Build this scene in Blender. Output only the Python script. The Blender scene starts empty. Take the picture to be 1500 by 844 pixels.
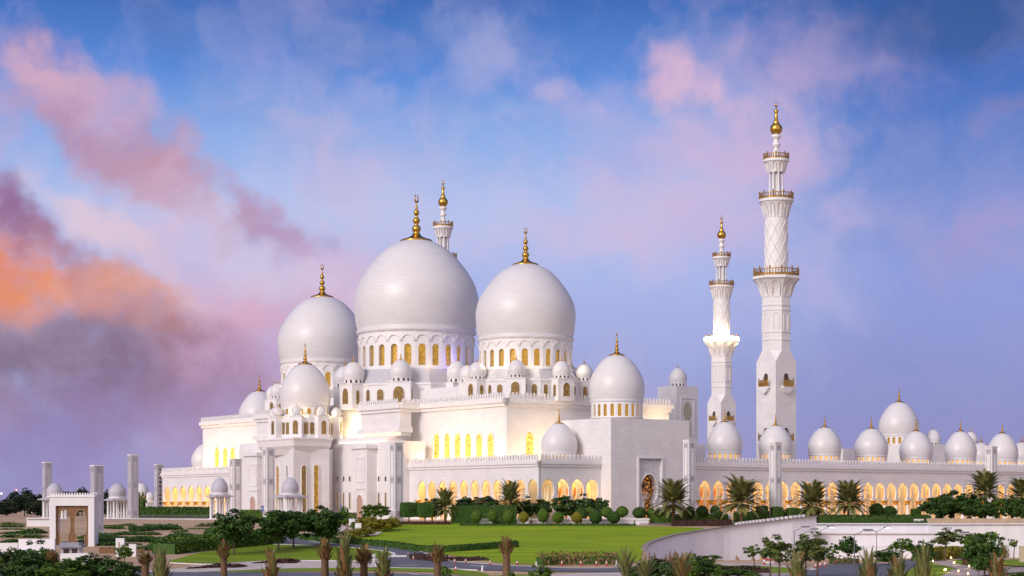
import bpy, bmesh, math, random
from mathutils import Vector, Matrix

sc = bpy.context.scene
COL = sc.collection
R = math.radians
F = 2794.0            # focal length in photo pixels (1500 px wide)
HY = 745.0            # horizon row in the photo

def lin(r, g, b, k=1.0):
    f = lambda c: ((c / 255.0) / 12.92 if c / 255.0 <= 0.04045 else ((c / 255.0 + 0.055) / 1.055) ** 2.4) * k
    return (f(r), f(g), f(b), 1.0)

# ---------------------------------------------------------------- camera
cd = bpy.data.cameras.new('camera')
cam = bpy.data.objects.new('camera', cd)
COL.objects.link(cam)
cam.location = (0, 0, 0)
cam.rotation_euler = (R(90), 0, 0)
cd.sensor_width = 36.0
cd.lens = 36.0 * F / 1500.0
cd.shift_y = (HY - 422.0) / 1500.0
cd.clip_start = 1.0
cd.clip_end = 20000.0
sc.camera = cam

# ---------------------------------------------------------------- view / exposure
sc.view_settings.view_transform = 'Standard'
sc.view_settings.look = 'None'
sc.view_settings.exposure = 0.05
sc.view_settings.gamma = 1.0
sc.view_settings.use_curve_mapping = False

# ---------------------------------------------------------------- sun
SUN_FROM = Vector((-0.66, -0.75, 0))          # horizontal direction towards the sun
SUN_EL = R(25)
sd = bpy.data.lights.new('sun', 'SUN')
sd.energy = 2.15
sd.angle = R(22)
sd.color = (1.0, 0.93, 0.89)
so = bpy.data.objects.new('sun', sd)
COL.objects.link(so)
_h = SUN_FROM.normalized()
_dir = Vector((_h.x * math.cos(SUN_EL), _h.y * math.cos(SUN_EL), math.sin(SUN_EL)))
so.rotation_euler = (-_dir).to_track_quat('-Z', 'Y').to_euler()

# ---------------------------------------------------------------- sky (world)
wd = bpy.data.worlds.new("World")
sc.world = wd
wd.use_nodes = True
WN = wd.node_tree.nodes
WL = wd.node_tree.links
WN.clear()

def wnode(t, **kw):
    n = WN.new(t)
    for k, v in kw.items():
        setattr(n, k, v)
    return n

def wmath(op, a, b=None, clamp=False):
    n = wnode('ShaderNodeMath', operation=op)
    n.use_clamp = clamp
    for i, x in enumerate((a, b)):
        if x is None:
            continue
        if isinstance(x, (int, float)):
            n.inputs[i].default_value = x
        else:
            WL.new(x, n.inputs[i])
    return n.outputs[0]

def wmix(fac, a, b):
    n = wnode('ShaderNodeMix', data_type='RGBA')
    for sck, x in ((n.inputs[0], fac), (n.inputs[6], a), (n.inputs[7], b)):
        if isinstance(x, (int, float)):
            sck.default_value = x
        elif isinstance(x, tuple):
            sck.default_value = x
        else:
            WL.new(x, sck)
    return n.outputs[2]

def wramp(fac, stops, interp='EASE'):
    n = wnode('ShaderNodeValToRGB')
    n.color_ramp.interpolation = interp
    e = n.color_ramp.elements
    while len(e) > len(stops):
        e.remove(e[-1])
    while len(e) < len(stops):
        e.new(0.5)
    for el, (p, c) in zip(e, stops):
        el.position = p
        el.color = c
    WL.new(fac, n.inputs[0])
    return n.outputs[0]

tc = wnode('ShaderNodeTexCoord')
sep = wnode('ShaderNodeSeparateXYZ')
WL.new(tc.outputs['Generated'], sep.inputs[0])
az = wmath('ARCTAN2', sep.outputs[0], sep.outputs[1])
el_ = wmath('ARCSINE', sep.outputs[2])
AZ = wmath('MULTIPLY', az, 180 / math.pi)      # degrees of azimuth / elevation of the sky
EL = wmath('MULTIPLY', el_, 180 / math.pi)
cmb = wnode('ShaderNodeCombineXYZ')
WL.new(AZ, cmb.inputs[0])
WL.new(EL, cmb.inputs[1])
SKYV = cmb.outputs[0]

def wnoise(scale, detail, rough, vec, dist=0.0):
    n = wnode('ShaderNodeTexNoise')
    n.inputs['Scale'].default_value = scale
    n.inputs['Detail'].default_value = detail
    n.inputs['Roughness'].default_value = rough
    n.inputs['Distortion'].default_value = dist
    WL.new(vec, n.inputs['Vector'])
    return n

# billow: displace the sky coordinates so the cloud masses get torn edges
WARPSRC = SKYV
nz = wnoise(0.34, 5.0, 0.52, SKYV, 0.0)
nz2 = wnoise(0.62, 7.0, 0.58, WARPSRC, 0.25)
sub = wnode('ShaderNodeVectorMath', operation='SUBTRACT')
WL.new(nz.outputs['Color'], sub.inputs[0]); sub.inputs[1].default_value = (0.5, 0.5, 0.5)
scl = wnode('ShaderNodeVectorMath', operation='MULTIPLY')
WL.new(sub.outputs[0], scl.inputs[0]); scl.inputs[1].default_value = (5.2, 3.6, 0)
add = wnode('ShaderNodeVectorMath', operation='ADD')
WL.new(SKYV, add.inputs[0]); WL.new(scl.outputs[0], add.inputs[1])
WARP = add.outputs[0]

EF = wmath('DIVIDE', EL, 60.0, True)
base = wramp(EF, [(0.0, lin(150, 142, 192)), (0.055, lin(152, 156, 212)), (0.105, lin(170, 182, 234)), (0.15, lin(174, 192, 240)),
                  (0.185, lin(136, 172, 234)), (0.215, lin(86, 136, 218)), (0.255, lin(52, 98, 178)),
                  (0.45, lin(48, 88, 165)), (1.0, lin(60, 95, 160))], 'LINEAR')
# the right hand sky is a deeper blue
rt = wnode('ShaderNodeMapRange', interpolation_type='SMOOTHSTEP')
WL.new(AZ, rt.inputs[0]); rt.inputs[1].default_value = 4.5; rt.inputs[2].default_value = 12
rt.inputs[3].default_value = 0.0; rt.inputs[4].default_value = 0.78
base = wmix(rt.outputs[0], base, wramp(EF, [(0.0, lin(142, 132, 188)), (0.07, lin(132, 140, 206)), (0.115, lin(130, 146, 216)), (0.155, lin(88, 118, 200)), (0.2, lin(56, 96, 184)), (0.25, lin(40, 76, 144)), (1.0, lin(60, 95, 160))], 'LINEAR'))

def deg(px, py):
    x, z = (px - 750.0) / F, (HY - py) / F
    return math.degrees(math.atan2(x, 1.0)), math.degrees(math.asin(z / math.sqrt(1 + x * x + z * z)))

# cloud masses: where in the sky (photo column/row), half axes, tilt, colour, cover
CLOUDS = [
    (640, 60, 330, 40, 0, (120, 140, 200), .22),
    (560, 300, 260, 90, 8, (200, 200, 236), .65),
    (430, 170, 190, 60, 20, (150, 168, 222), .55),
    (700, 95, 85, 60, 0, (172, 176, 222), .65),
    (795, 138, 44, 26, -20, (176, 172, 220), .75),
    (735, 190, 95, 26, 0, (158, 178, 228), .5),
    (520, 165, 36, 50, 0, (172, 178, 226), .5),
    (940, 210, 120, 90, -30, (184, 178, 226), .7),
    (1010, 115, 62, 42, 15, (232, 186, 208), .85),
    (1215, 85, 140, 62, 8, (172, 156, 204), .75),
    (1150, 110, 60, 34, 0, (196, 168, 208), .5),
    (1110, 215, 130, 84, 0, (208, 180, 216), .9),
    (930, 320, 170, 64, 0, (208, 190, 226), .85),
    (1060, 330, 120, 60, 0, (196, 180, 224), .65),
    (1230, 310, 80, 34, 0, (176, 170, 220), .6),
    (1420, 350, 120, 42, -8, (166, 152, 208), .7),
    (1310, 330, 70, 40, 0, (160, 160, 214), .5),
    (1485, 165, 40, 24, 0, (130, 130, 188), .6),
    (1430, 40, 170, 50, 0, (50, 80, 140), .5),
    (1300, 560, 260, 70, 0, (140, 142, 204), .4),
    (1000, 470, 260, 60, 0, (168, 172, 224), .4),
    (470, 60, 70, 50, 20, (110, 136, 200), .5),
    (230, 40, 60, 40, 60, (96, 120, 184), .5),
    # clouds carrying on beyond both sides of the view
    (-230, 470, 320, 110, 0, (120, 96, 126), .85), (-190, 360, 260, 70, 8, (226, 140, 110), .85), (-160, 130, 200, 70, 10, (204, 166, 196), .8), (-330, 600, 340, 90, 0, (150, 124, 170), .8),
    (1680, 320, 200, 60, 0, (172, 156, 208), .7), (1750, 120, 180, 60, 0, (150, 144, 200), .6), (1900, 480, 300, 80, 0, (156, 146, 200), .7),
    # the sunset bank on the left
    (350, 610, 300, 90, 0, (182, 152, 194), .85),
    (90, 620, 200, 70, 0, (142, 128, 186), .8),
    (390, 460, 210, 120, 0, (220, 170, 196), .95),
    (520, 400, 110, 60, 20, (214, 190, 220), .7),
    (330, 350, 170, 50, 25, (214, 204, 232), .85),
    (290, 520, 160, 64, 0, (190, 142, 174), .7),
    (200, 560, 220, 76, 0, (142, 116, 160), .7),
    (60, 505, 200, 74, 0, (124, 98, 126), .85),
    (215, 455, 110, 50, 10, (158, 112, 128), .7),
    (85, 420, 165, 46, 4, (216, 140, 116), .85),
    (25, 375, 100, 54, 25, (236, 136, 92), .9),
    (95, 405, 110, 28, 4, (240, 152, 98), .7),
    (215, 410, 70, 26, 5, (226, 148, 110), .8),
    (60, 330, 120, 40, 42, (176, 118, 140), .9),
    (20, 285, 60, 40, 40, (146, 100, 148), .85),
    (160, 325, 140, 34, 36, (236, 206, 216), .8),
    (235, 385, 90, 34, 40, (224, 190, 206), .45),
    (190, 205, 190, 54, 40, (182, 144, 180), .85),
    (95, 118, 120, 48, 16, (206, 166, 196), .85),
    (60, 95, 70, 20, 5, (226, 178, 196), .6),
    (120, 160, 90, 30, 20, (180, 140, 174), .6),
    (245, 255, 80, 52, 35, (200, 152, 170), .85),
    (262, 190, 50, 26, 50, (196, 154, 186), .6),
    (390, 318, 80, 28, 32, (186, 146, 180), .85),
    (475, 345, 40, 16, 35, (172, 160, 206), .6),
]
sky = base
n1 = nz2.outputs['Fac']
for (cx, cy, rx, ry, rot, colr, cov) in CLOUDS:
    a, e = deg(cx, cy)
    k = math.degrees(1.0 / F)
    mp = wnode('ShaderNodeMapping', vector_type='TEXTURE')
    mp.inputs['Location'].default_value = (a, e, 0)
    mp.inputs['Rotation'].default_value = (0, 0, -R(rot))
    mp.inputs['Scale'].default_value = (rx * k * 1.28, ry * k * 1.28, 1)
    WL.new(WARP, mp.inputs[0])
    ln = wnode('ShaderNodeVectorMath', operation='LENGTH')
    WL.new(mp.outputs[0], ln.inputs[0])
    mr = wnode('ShaderNodeMapRange', interpolation_type='SMOOTHERSTEP')
    t = wmath('ADD', ln.outputs['Value'], wmath('MULTIPLY', wmath('SUBTRACT', n1, 0.5), 1.2))
    WL.new(t, mr.inputs[0])
    mr.inputs[1].default_value = -0.05; mr.inputs[2].default_value = 1.22
    mr.inputs[3].default_value = cov; mr.inputs[4].default_value = 0.0
    sky = wmix(mr.outputs[0], sky, lin(*colr))
# fine streaks of thin cloud
tex = wnoise(0.24, 7.0, 0.56, WARP, 0.15)
tm = wnode('ShaderNodeMapRange'); WL.new(tex.outputs['Fac'], tm.inputs[0])
tm.inputs[1].default_value = 0.47; tm.inputs[2].default_value = 0.64; tm.inputs[3].default_value = 0; tm.inputs[4].default_value = 0.55
band = wramp(EF, [(0.0, (.1, .1, .1, 1)), (0.08, (.45, .45, .45, 1)), (0.16, (1, 1, 1, 1)), (0.24, (.45, .45, .45, 1)), (0.5, (.2, .2, .2, 1)), (1.0, (.2, .2, .2, 1))])
rt2 = wnode('ShaderNodeMapRange', interpolation_type='SMOOTHSTEP'); WL.new(AZ, rt2.inputs[0]); rt2.inputs[1].default_value = 7.5; rt2.inputs[2].default_value = 13; rt2.inputs[3].default_value = 0.9; rt2.inputs[4].default_value = 0.3
sky = wmix(wmath('MULTIPLY', wmath('MULTIPLY', tm.outputs[0], band), rt2.outputs[0]), sky, lin(214, 190, 222))
# glow added to the unseen sky behind the viewer, to brighten the fronts
dt = wnode('ShaderNodeVectorMath', operation='DOT_PRODUCT')
WL.new(tc.outputs['Generated'], dt.inputs[0])
dt.inputs[1].default_value = Vector((-0.22, -0.93, 0.22)).normalized()
bk = wnode('ShaderNodeMapRange', interpolation_type='SMOOTHSTEP'); WL.new(dt.outputs['Value'], bk.inputs[0])
bk.inputs[1].default_value = -0.25; bk.inputs[2].default_value = 0.85; bk.inputs[3].default_value = 0; bk.inputs[4].default_value = 0.95
sky = wmix(bk.outputs[0], sky, (0.98, 0.89, 0.95, 1))
bg = wnode('ShaderNodeBackground'); WL.new(sky, bg.inputs[0]); bg.inputs[1].default_value = 0.90
ns = wnode('ShaderNodeTexSky', sky_type='NISHITA')
ns.sun_disc = False
ns.sun_elevation = SUN_EL
ns.sun_rotation = math.atan2(SUN_FROM.x, SUN_FROM.y)
bn = wnode('ShaderNodeBackground'); WL.new(ns.outputs[0], bn.inputs[0]); bn.inputs[1].default_value = 0.006
ad = wnode('ShaderNodeAddShader'); WL.new(bg.outputs[0], ad.inputs[0]); WL.new(bn.outputs[0], ad.inputs[1])
wo = wnode('ShaderNodeOutputWorld'); WL.new(ad.outputs[0], wo.inputs[0])
wd.cycles.sampling_method = 'MANUAL'
wd.cycles.sample_map_resolution = 512

# ---------------------------------------------------------------- materials
MATS = {}
def mat(name, color, rough=0.6, metal=0.0, emit=None, estr=1.0, noise=None, nscale=1.0, nstretch=(1, 1, 1), bump=0.0, spec=0.5, island=None, coords='Object', joints=None, patch=None, polar=False):
    if name in MATS:
        return MATS[name]
    m = bpy.data.materials.new(name)
    m.use_nodes = True
    nt = m.node_tree
    b = nt.nodes['Principled BSDF']
    b.inputs['Roughness'].default_value = rough
    b.inputs['Metallic'].default_value = metal
    b.inputs['Specular IOR Level'].default_value = spec
    c = tuple(color[:3]) + (1,)
    b.inputs['Base Color'].default_value = c
    cur = None
    t = nt.nodes.new('ShaderNodeTexCoord')
    mp = nt.nodes.new('ShaderNodeMapping')
    nt.links.new(t.outputs[coords], mp.inputs[0])
    mp.inputs['Scale'].default_value = nstretch
    if noise:
        n = nt.nodes.new('ShaderNodeTexNoise')
        n.inputs['Scale'].default_value = nscale
        n.inputs['Detail'].default_value = 5
        n.inputs['Roughness'].default_value = 0.62
        nt.links.new(mp.outputs[0], n.inputs['Vector'])
        rp = nt.nodes.new('ShaderNodeMapRange')
        rp.inputs[1].default_value = 0.3; rp.inputs[2].default_value = 0.7
        nt.links.new(n.outputs['Fac'], rp.inputs[0])
        mx = nt.nodes.new('ShaderNodeMix'); mx.data_type = 'RGBA'
        nt.links.new(rp.outputs[0], mx.inputs[0])
        mx.inputs[6].default_value = c
        mx.inputs[7].default_value = tuple(noise[:3]) + (1,)
        cur = mx.outputs[2]
        if bump:
            bp = nt.nodes.new('ShaderNodeBump')
            bp.inputs['Strength'].default_value = bump
            bp.inputs['Distance'].default_value = 0.2
            nt.links.new(n.outputs['Fac'], bp.inputs['Height'])
            nt.links.new(bp.outputs[0], b.inputs['Normal'])
    if patch:
        n2 = nt.nodes.new('ShaderNodeTexNoise'); n2.inputs['Scale'].default_value = patch[1]; n2.inputs['Detail'].default_value = 6; n2.inputs['Roughness'].default_value = 0.7
        mp2 = nt.nodes.new('ShaderNodeMapping'); nt.links.new(t.outputs[coords], mp2.inputs[0]); mp2.inputs['Scale'].default_value = patch[2]
        nt.links.new(mp2.outputs[0], n2.inputs['Vector'])
        r2 = nt.nodes.new('ShaderNodeMapRange'); nt.links.new(n2.outputs['Fac'], r2.inputs[0]); r2.inputs[1].default_value = 0.48; r2.inputs[2].default_value = 0.72; r2.inputs[4].default_value = patch[3]
        m2 = nt.nodes.new('ShaderNodeMix'); m2.data_type = 'RGBA'; nt.links.new(r2.outputs[0], m2.inputs[0])
        nt.links.new(cur, m2.inputs[6]); m2.inputs[7].default_value = tuple(patch[0]) + (1,)
        cur = m2.outputs[2]
    if joints:
        br = nt.nodes.new('ShaderNodeTexBrick')
        br.inputs['Scale'].default_value = 1.0
        br.inputs['Brick Width'].default_value = joints[0]
        br.inputs['Row Height'].default_value = joints[1]
        br.inputs['Mortar Size'].default_value = joints[2]
        br.inputs['Color1'].default_value = (1, 1, 1, 1)
        br.inputs['Color2'].default_value = (0.95, 0.95, 0.955, 1)
        br.inputs['Mortar'].default_value = (0.84, 0.84, 0.86, 1)
        sp = nt.nodes.new('ShaderNodeSeparateXYZ'); nt.links.new(t.outputs[coords], sp.inputs[0])
        ad_ = nt.nodes.new('ShaderNodeMath'); ad_.operation = 'ADD'
        nt.links.new(sp.outputs[0], ad_.inputs[0]); nt.links.new(sp.outputs[1], ad_.inputs[1])
        cb = nt.nodes.new('ShaderNodeCombineXYZ')
        if polar:
            ad_.operation = 'ARCTAN2'
            pm = nt.nodes.new('ShaderNodeMath'); pm.operation = 'MULTIPLY'; pm.inputs[1].default_value = 1.9; nt.links.new(ad_.outputs[0], pm.inputs[0]); ad_ = pm
            br.inputs['Color2'].default_value = (0.96, 0.96, 0.965, 1); br.inputs['Mortar'].default_value = (0.93, 0.93, 0.935, 1)
        nt.links.new(ad_.outputs[0], cb.inputs[0]); nt.links.new(sp.outputs[2], cb.inputs[1])
        nt.links.new(cb.outputs[0], br.inputs['Vector'])
        ml = nt.nodes.new('ShaderNodeMix'); ml.data_type = 'RGBA'; ml.blend_type = 'MULTIPLY'
        ml.inputs[0].default_value = 1.0
        if cur is not None:
            nt.links.new(cur, ml.inputs[6])
        else:
            ml.inputs[6].default_value = c
        nt.links.new(br.outputs['Color'], ml.inputs[7])
        cur = ml.outputs[2]
    if island:
        g = nt.nodes.new('ShaderNodeNewGeometry')
        mx2 = nt.nodes.new('ShaderNodeMix'); mx2.data_type = 'RGBA'
        nt.links.new(g.outputs['Random Per Island'], mx2.inputs[0])
        if cur is not None:
            nt.links.new(cur, mx2.inputs[6])
        else:
            mx2.inputs[6].default_value = c
        mx2.inputs[7].default_value = tuple(island[:3]) + (1,)
        cur = mx2.outputs[2]
    if cur is not None:
        nt.links.new(cur, b.inputs['Base Color'])
    if emit:
        b.inputs['Emission Color'].default_value = tuple(emit[:3]) + (1,)
        b.inputs['Emission Strength'].default_value = estr
    MATS[name] = m
    return m

def lattice_mat(name, glow, dark, scale, estr, edge=0.06):
    """pierced gold screen in front of a lit room"""
    m = bpy.data.materials.new(name); m.use_nodes = True
    nt = m.node_tree; b = nt.nodes['Principled BSDF']
    t = nt.nodes.new('ShaderNodeTexCoord')
    v = nt.nodes.new('ShaderNodeTexVoronoi'); v.feature = 'DISTANCE_TO_EDGE'
    v.inputs['Scale'].default_value = scale
    nt.links.new(t.outputs['Object'], v.inputs['Vector'])
    mr = nt.nodes.new('ShaderNodeMapRange'); nt.links.new(v.outputs['Distance'], mr.inputs[0])
    mr.inputs[1].default_value = edge; mr.inputs[2].default_value = edge * 2.6
    n = nt.nodes.new('ShaderNodeTexNoise'); n.inputs['Scale'].default_value = 0.8
    nt.links.new(t.outputs['Object'], n.inputs['Vector'])
    mu = nt.nodes.new('ShaderNodeMath'); mu.operation = 'MULTIPLY'
    mr2 = nt.nodes.new('ShaderNodeMapRange'); nt.links.new(n.outputs['Fac'], mr2.inputs[0])
    mr2.inputs[1].default_value = 0.3; mr2.inputs[2].default_value = 0.7; mr2.inputs[3].default_value = 0.45; mr2.inputs[4].default_value = 1.15
    nt.links.new(mr.outputs[0], mu.inputs[0]); nt.links.new(mr2.outputs[0], mu.inputs[1])
    ms = nt.nodes.new('ShaderNodeMath'); ms.operation = 'MULTIPLY'
    nt.links.new(mu.outputs[0], ms.inputs[0]); ms.inputs[1].default_value = estr
    b.inputs['Base Color'].default_value = dark
    b.inputs['Roughness'].default_value = 0.4; b.inputs['Metallic'].default_value = 0.3
    b.inputs['Emission Color'].default_value = glow
    nt.links.new(ms.outputs[0], b.inputs['Emission Strength'])
    MATS[name] = m
    return m

marble = mat('white_marble', (0.82, 0.785, 0.775), 0.45, noise=(0.72, 0.685, 0.69), nscale=0.22, joints=(2.4, 0.9, 0.03))
marble_dome = mat('dome_marble', (0.71, 0.68, 0.68), 0.40, noise=(0.645, 0.615, 0.625), nscale=4.2, nstretch=(1, 1, 9), joints=(.34, .052, .004), polar=True)
marble_plain = mat('trim_marble', (0.80, 0.765, 0.76), 0.5, noise=(0.72, 0.69, 0.69), nscale=0.6)
marble_grey = mat('carved_marble', (0.27, 0.26, 0.30), 0.6, noise=(0.42, 0.40, 0.43), nscale=3.0)
roof_grey = mat('roof_marble', (0.56, 0.54, 0.57), 0.6, noise=(0.44, 0.43, 0.46), nscale=1.5)
gold = mat('gold_leaf', (0.72, 0.44, 0.09), 0.28, 1.0, noise=(0.56, 0.31, 0.06), nscale=3.0)
gold_rail = mat('bronze_railing', (0.50, 0.29, 0.09), 0.45, 0.6, noise=(0.32, 0.18, 0.06), nscale=4.0)
warm_wall = mat('arcade_plaster', (0.80, 0.70, 0.55), 0.6, noise=(0.72, 0.60, 0.42), nscale=0.5)
floor_mat = mat('arcade_floor', (0.6, 0.52, 0.42), 0.35, noise=(0.5, 0.42, 0.34), nscale=0.6)
wood_door = mat('amber_door', (0.42, 0.14, 0.03), 0.5, noise=(0.16, 0.06, 0.02), nscale=1.2, emit=(1.0, 0.35, 0.06), estr=0.35)
win_bright = lattice_mat('bright_window', (1.0, 0.72, 0.16, 1), (0.50, 0.28, 0.05, 1), 2.3, 1.35, 0.055)
win_gold = lattice_mat('gold_window', (1.0, 0.55, 0.06, 1), (0.30, 0.16, 0.03, 1), 2.6, 0.62, 0.09)
win_drum = lattice_mat('drum_window_screen', (1.0, 0.56, 0.07, 1), (0.28, 0.15, 0.03, 1), 60.0, 0.80, 0.07)
win_olive = lattice_mat('olive_window', (0.85, 0.52, 0.10, 1), (0.16, 0.09, 0.03, 1), 2.6, 0.46, 0.10)
win_glow = mat('glowing_opening', (0.4, 0.25, 0.1), 0.5, emit=(1.0, 0.52, 0.12), estr=0.75, noise=(0.5, 0.3, 0.12), nscale=2.0)
glass_dark = mat('dark_opening', (0.05, 0.035, 0.03), 0.3, noise=(0.10, 0.07, 0.05), nscale=1.0)
white_paint = mat('white_paint', (0.80, 0.775, 0.79), 0.7, noise=(0.68, 0.655, 0.68), nscale=0.5, nstretch=(1, 1, 0.25))
wall_paint = mat('retaining_wall_paint', (0.88, 0.855, 0.90), 0.75, noise=(0.79, 0.765, 0.81), nscale=0.35, nstretch=(1, 1, 0.15), joints=(6.0, 40.0, 0.05))
tan_stone = mat('tan_stone', (0.52, 0.40, 0.28), 0.8, noise=(0.38, 0.29, 0.21), nscale=0.7)
brown_mesh = mat('brown_screen', (0.24, 0.115, 0.04), 0.6, noise=(0.14, 0.065, 0.025), nscale=3.0)
asphalt = mat('asphalt', (0.15, 0.145, 0.175), 0.85, noise=(0.105, 0.10, 0.125), nscale=0.35)
sand = mat('sand', (0.52, 0.34, 0.205), 0.95, noise=(0.34, 0.215, 0.125), nscale=0.22, nstretch=(0.8, 0.8, 1), patch=((0.64, 0.46, 0.33), 0.07, (0.6, 1.0, 1), 0.8))
garden_path = mat('rose_paving', (0.46, 0.37, 0.34), 0.8, noise=(0.36, 0.285, 0.26), nscale=0.6)
paving = mat('pale_paving', (0.62, 0.53, 0.48), 0.8, noise=(0.48, 0.40, 0.36), nscale=0.5)
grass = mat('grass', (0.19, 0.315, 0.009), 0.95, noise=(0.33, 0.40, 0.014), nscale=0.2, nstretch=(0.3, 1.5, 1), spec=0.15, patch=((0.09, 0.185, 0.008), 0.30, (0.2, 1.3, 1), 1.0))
grass_dark = mat('darker_grass', (0.13, 0.215, 0.010), 0.95, noise=(0.23, 0.31, 0.016), nscale=0.16, nstretch=(0.4, 1.2, 1), spec=0.15, patch=((0.24, 0.19, 0.05), 0.6, (0.3, 1.0, 1), 0.5))  # darker green with brownish patches, for the smaller lawns
bark = mat('bark', (0.17, 0.12, 0.085), 0.9, noise=(0.09, 0.06, 0.04), nscale=3.0)
palm_bark = mat('palm_bark', (0.27, 0.15, 0.075), 0.9, noise=(0.13, 0.07, 0.035), nscale=3.5, nstretch=(1, 1, 0.6))
leaf_dark = mat('dark_leaves', (0.021, 0.056, 0.010), 0.6, island=(0.064, 0.130, 0.018), spec=0.25)
leaf_mid = mat('green_leaves', (0.045, 0.11, 0.010), 0.6, island=(0.13, 0.21, 0.020), spec=0.25)
leaf_clip = mat('clipped_leaves', (0.028, 0.072, 0.010), 0.6, island=(0.062, 0.125, 0.018), spec=0.25)
leaf_olive = mat('olive_leaves', (0.07, 0.10, 0.022), 0.65, island=(0.15, 0.18, 0.045), spec=0.25)
leaf_yellow = mat('yellow_leaves', (0.16, 0.16, 0.012), 0.65, island=(0.30, 0.25, 0.03), spec=0.2)
leaf_palm = mat('palm_leaves', (0.085, 0.105, 0.026), 0.55, island=(0.24, 0.225, 0.07), spec=0.35)
leaf_dry = mat('dry_fronds', (0.30, 0.16, 0.06), 0.8, island=(0.17, 0.085, 0.035), spec=0.2)
leaf_maroon = mat('maroon_leaves', (0.035, 0.018, 0.016), 0.7, island=(0.09, 0.045, 0.035), spec=0.2)
leaf_far = mat('distant_leaves', (0.018, 0.030, 0.014), 0.7, island=(0.045, 0.06, 0.03), spec=0.2)
petal = mat('white_petals', (0.75, 0.72, 0.68), 0.7)
metal_grey = mat('painted_metal', (0.16, 0.16, 0.19), 0.5, 0.3)
pillar_stone = mat('dimmed_marble', (0.50, 0.48, 0.53), 0.6, noise=(0.43, 0.41, 0.46), nscale=0.5, joints=(2.0, 1.2, 0.03))  # marble greyed so the dimness of the left side sits in its colour
lamp_on = mat('lit_lamp', (0.9, 0.85, 0.75), 0.4, emit=(1.0, 0.86, 0.62), estr=9.0)
lamp_warm = mat('lit_garden_lamp', (0.9, 0.8, 0.6), 0.4, emit=(1.0, 0.66, 0.22), estr=3.0)
lamp_red = mat('lit_red_lamp', (0.9, 0.3, 0.2), 0.4, emit=(1.0, 0.25, 0.10), estr=6.0)
red_paint = mat('red_plastic', (0.45, 0.05, 0.045), 0.5)
blue_paint = mat('blue_sign_paint', (0.05, 0.10, 0.38), 0.5)
road_white = mat('road_paint', (0.72, 0.70, 0.72), 0.7)
# ---------------------------------------------------------------- the mosque's own axes: u along the right-hand front, v along the left-hand front
KX, KY = 6.3, 440.0
CU, SU = math.cos(R(36)), math.sin(R(36))
def W(u, v):
    return (KX + u * CU - v * SU, KY + u * SU + v * CU)
def LOC(x, y):
    dx, dy = x - KX, y - KY
    return (dx * CU + dy * SU, -dx * SU + dy * CU)
def su(v, px):            # u on the line v = const seen in photo column px
    k = (px - 750.0) / F
    return (k * (KY + v * CU) - KX + v * SU) / (CU - k * SU)
def sv(u, px):
    k = (px - 750.0) / F
    return (KX + u * CU - k * (KY + u * SU)) / (SU + k * CU)
def zz(py, u, v):
    return (HY - py) / F * W(u, v)[1]
def scl_at(u, v):
    return F / W(u, v)[1]

# ---------------------------------------------------------------- terrain
RAMP = [(-300, -10.6), (300, -10.6), (355, -7.6), (400, -5.0), (430, -3.4), (452, -2.8), (900, -2.8), (9000, -3.4)]
def ramp(y):
    for (a, za), (b, zb) in zip(RAMP, RAMP[1:]):
        if y <= b:
            return za + (zb - za) * max(0.0, (y - a)) / (b - a)
    return RAMP[-1][1]
def atp(px, d):
    return ((px - 750.0) / F * d, d)
# retaining wall line (plan) with the height of its top
WALL1 = [(943, 353, 806), (947, 357, 799), (958, 364, 793), (985, 374, 785), (1020, 383, 779), (1060, 389, 773), (1090, 392, 769), (1120, 395, 765.5), (1160, 398, 760.5), (1196, 402, 757)]
W1P = [(atp(p, d)[0], d, (HY - t) / F * d) for p, d, t in WALL1]
def wall_y(x):
    if x <= W1P[0][0]:
        return None
    for (xa, ya, _), (xb, yb, _) in zip(W1P, W1P[1:]):
        if x <= xb:
            return ya + (yb - ya) * (x - xa) / (xb - xa)
    return 412.4
def H(x, y):
    wy = wall_y(x)
    if wy is not None and y < wy + 0.6:
        return -10.6
    z = ramp(y)
    if x > 62 and y > 400:                     # raised garden behind the right-hand wall
        z = max(z, -3.9 + min(1.1, max(0, (y - 410) * 0.04)))
    return z
def G(px, py):
    lo, hi = 60.0, 8000.0
    for _ in range(60):
        m = (lo + hi) / 2
        x = (px - 750.0) / F * m
        if HY - F * H(x, m) / m > py:
            lo = m
        else:
            hi = m
    x = (px - 750.0) / F * lo
    return Vector((x, lo, H(x, lo)))
def AT(px, d):
    x = (px - 750.0) / F * d
    return Vector((x, d, H(x, d)))
def PXZ(px, py, d):
    return Vector(((px - 750.0) / F * d, d, (HY - py) / F * d))

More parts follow.
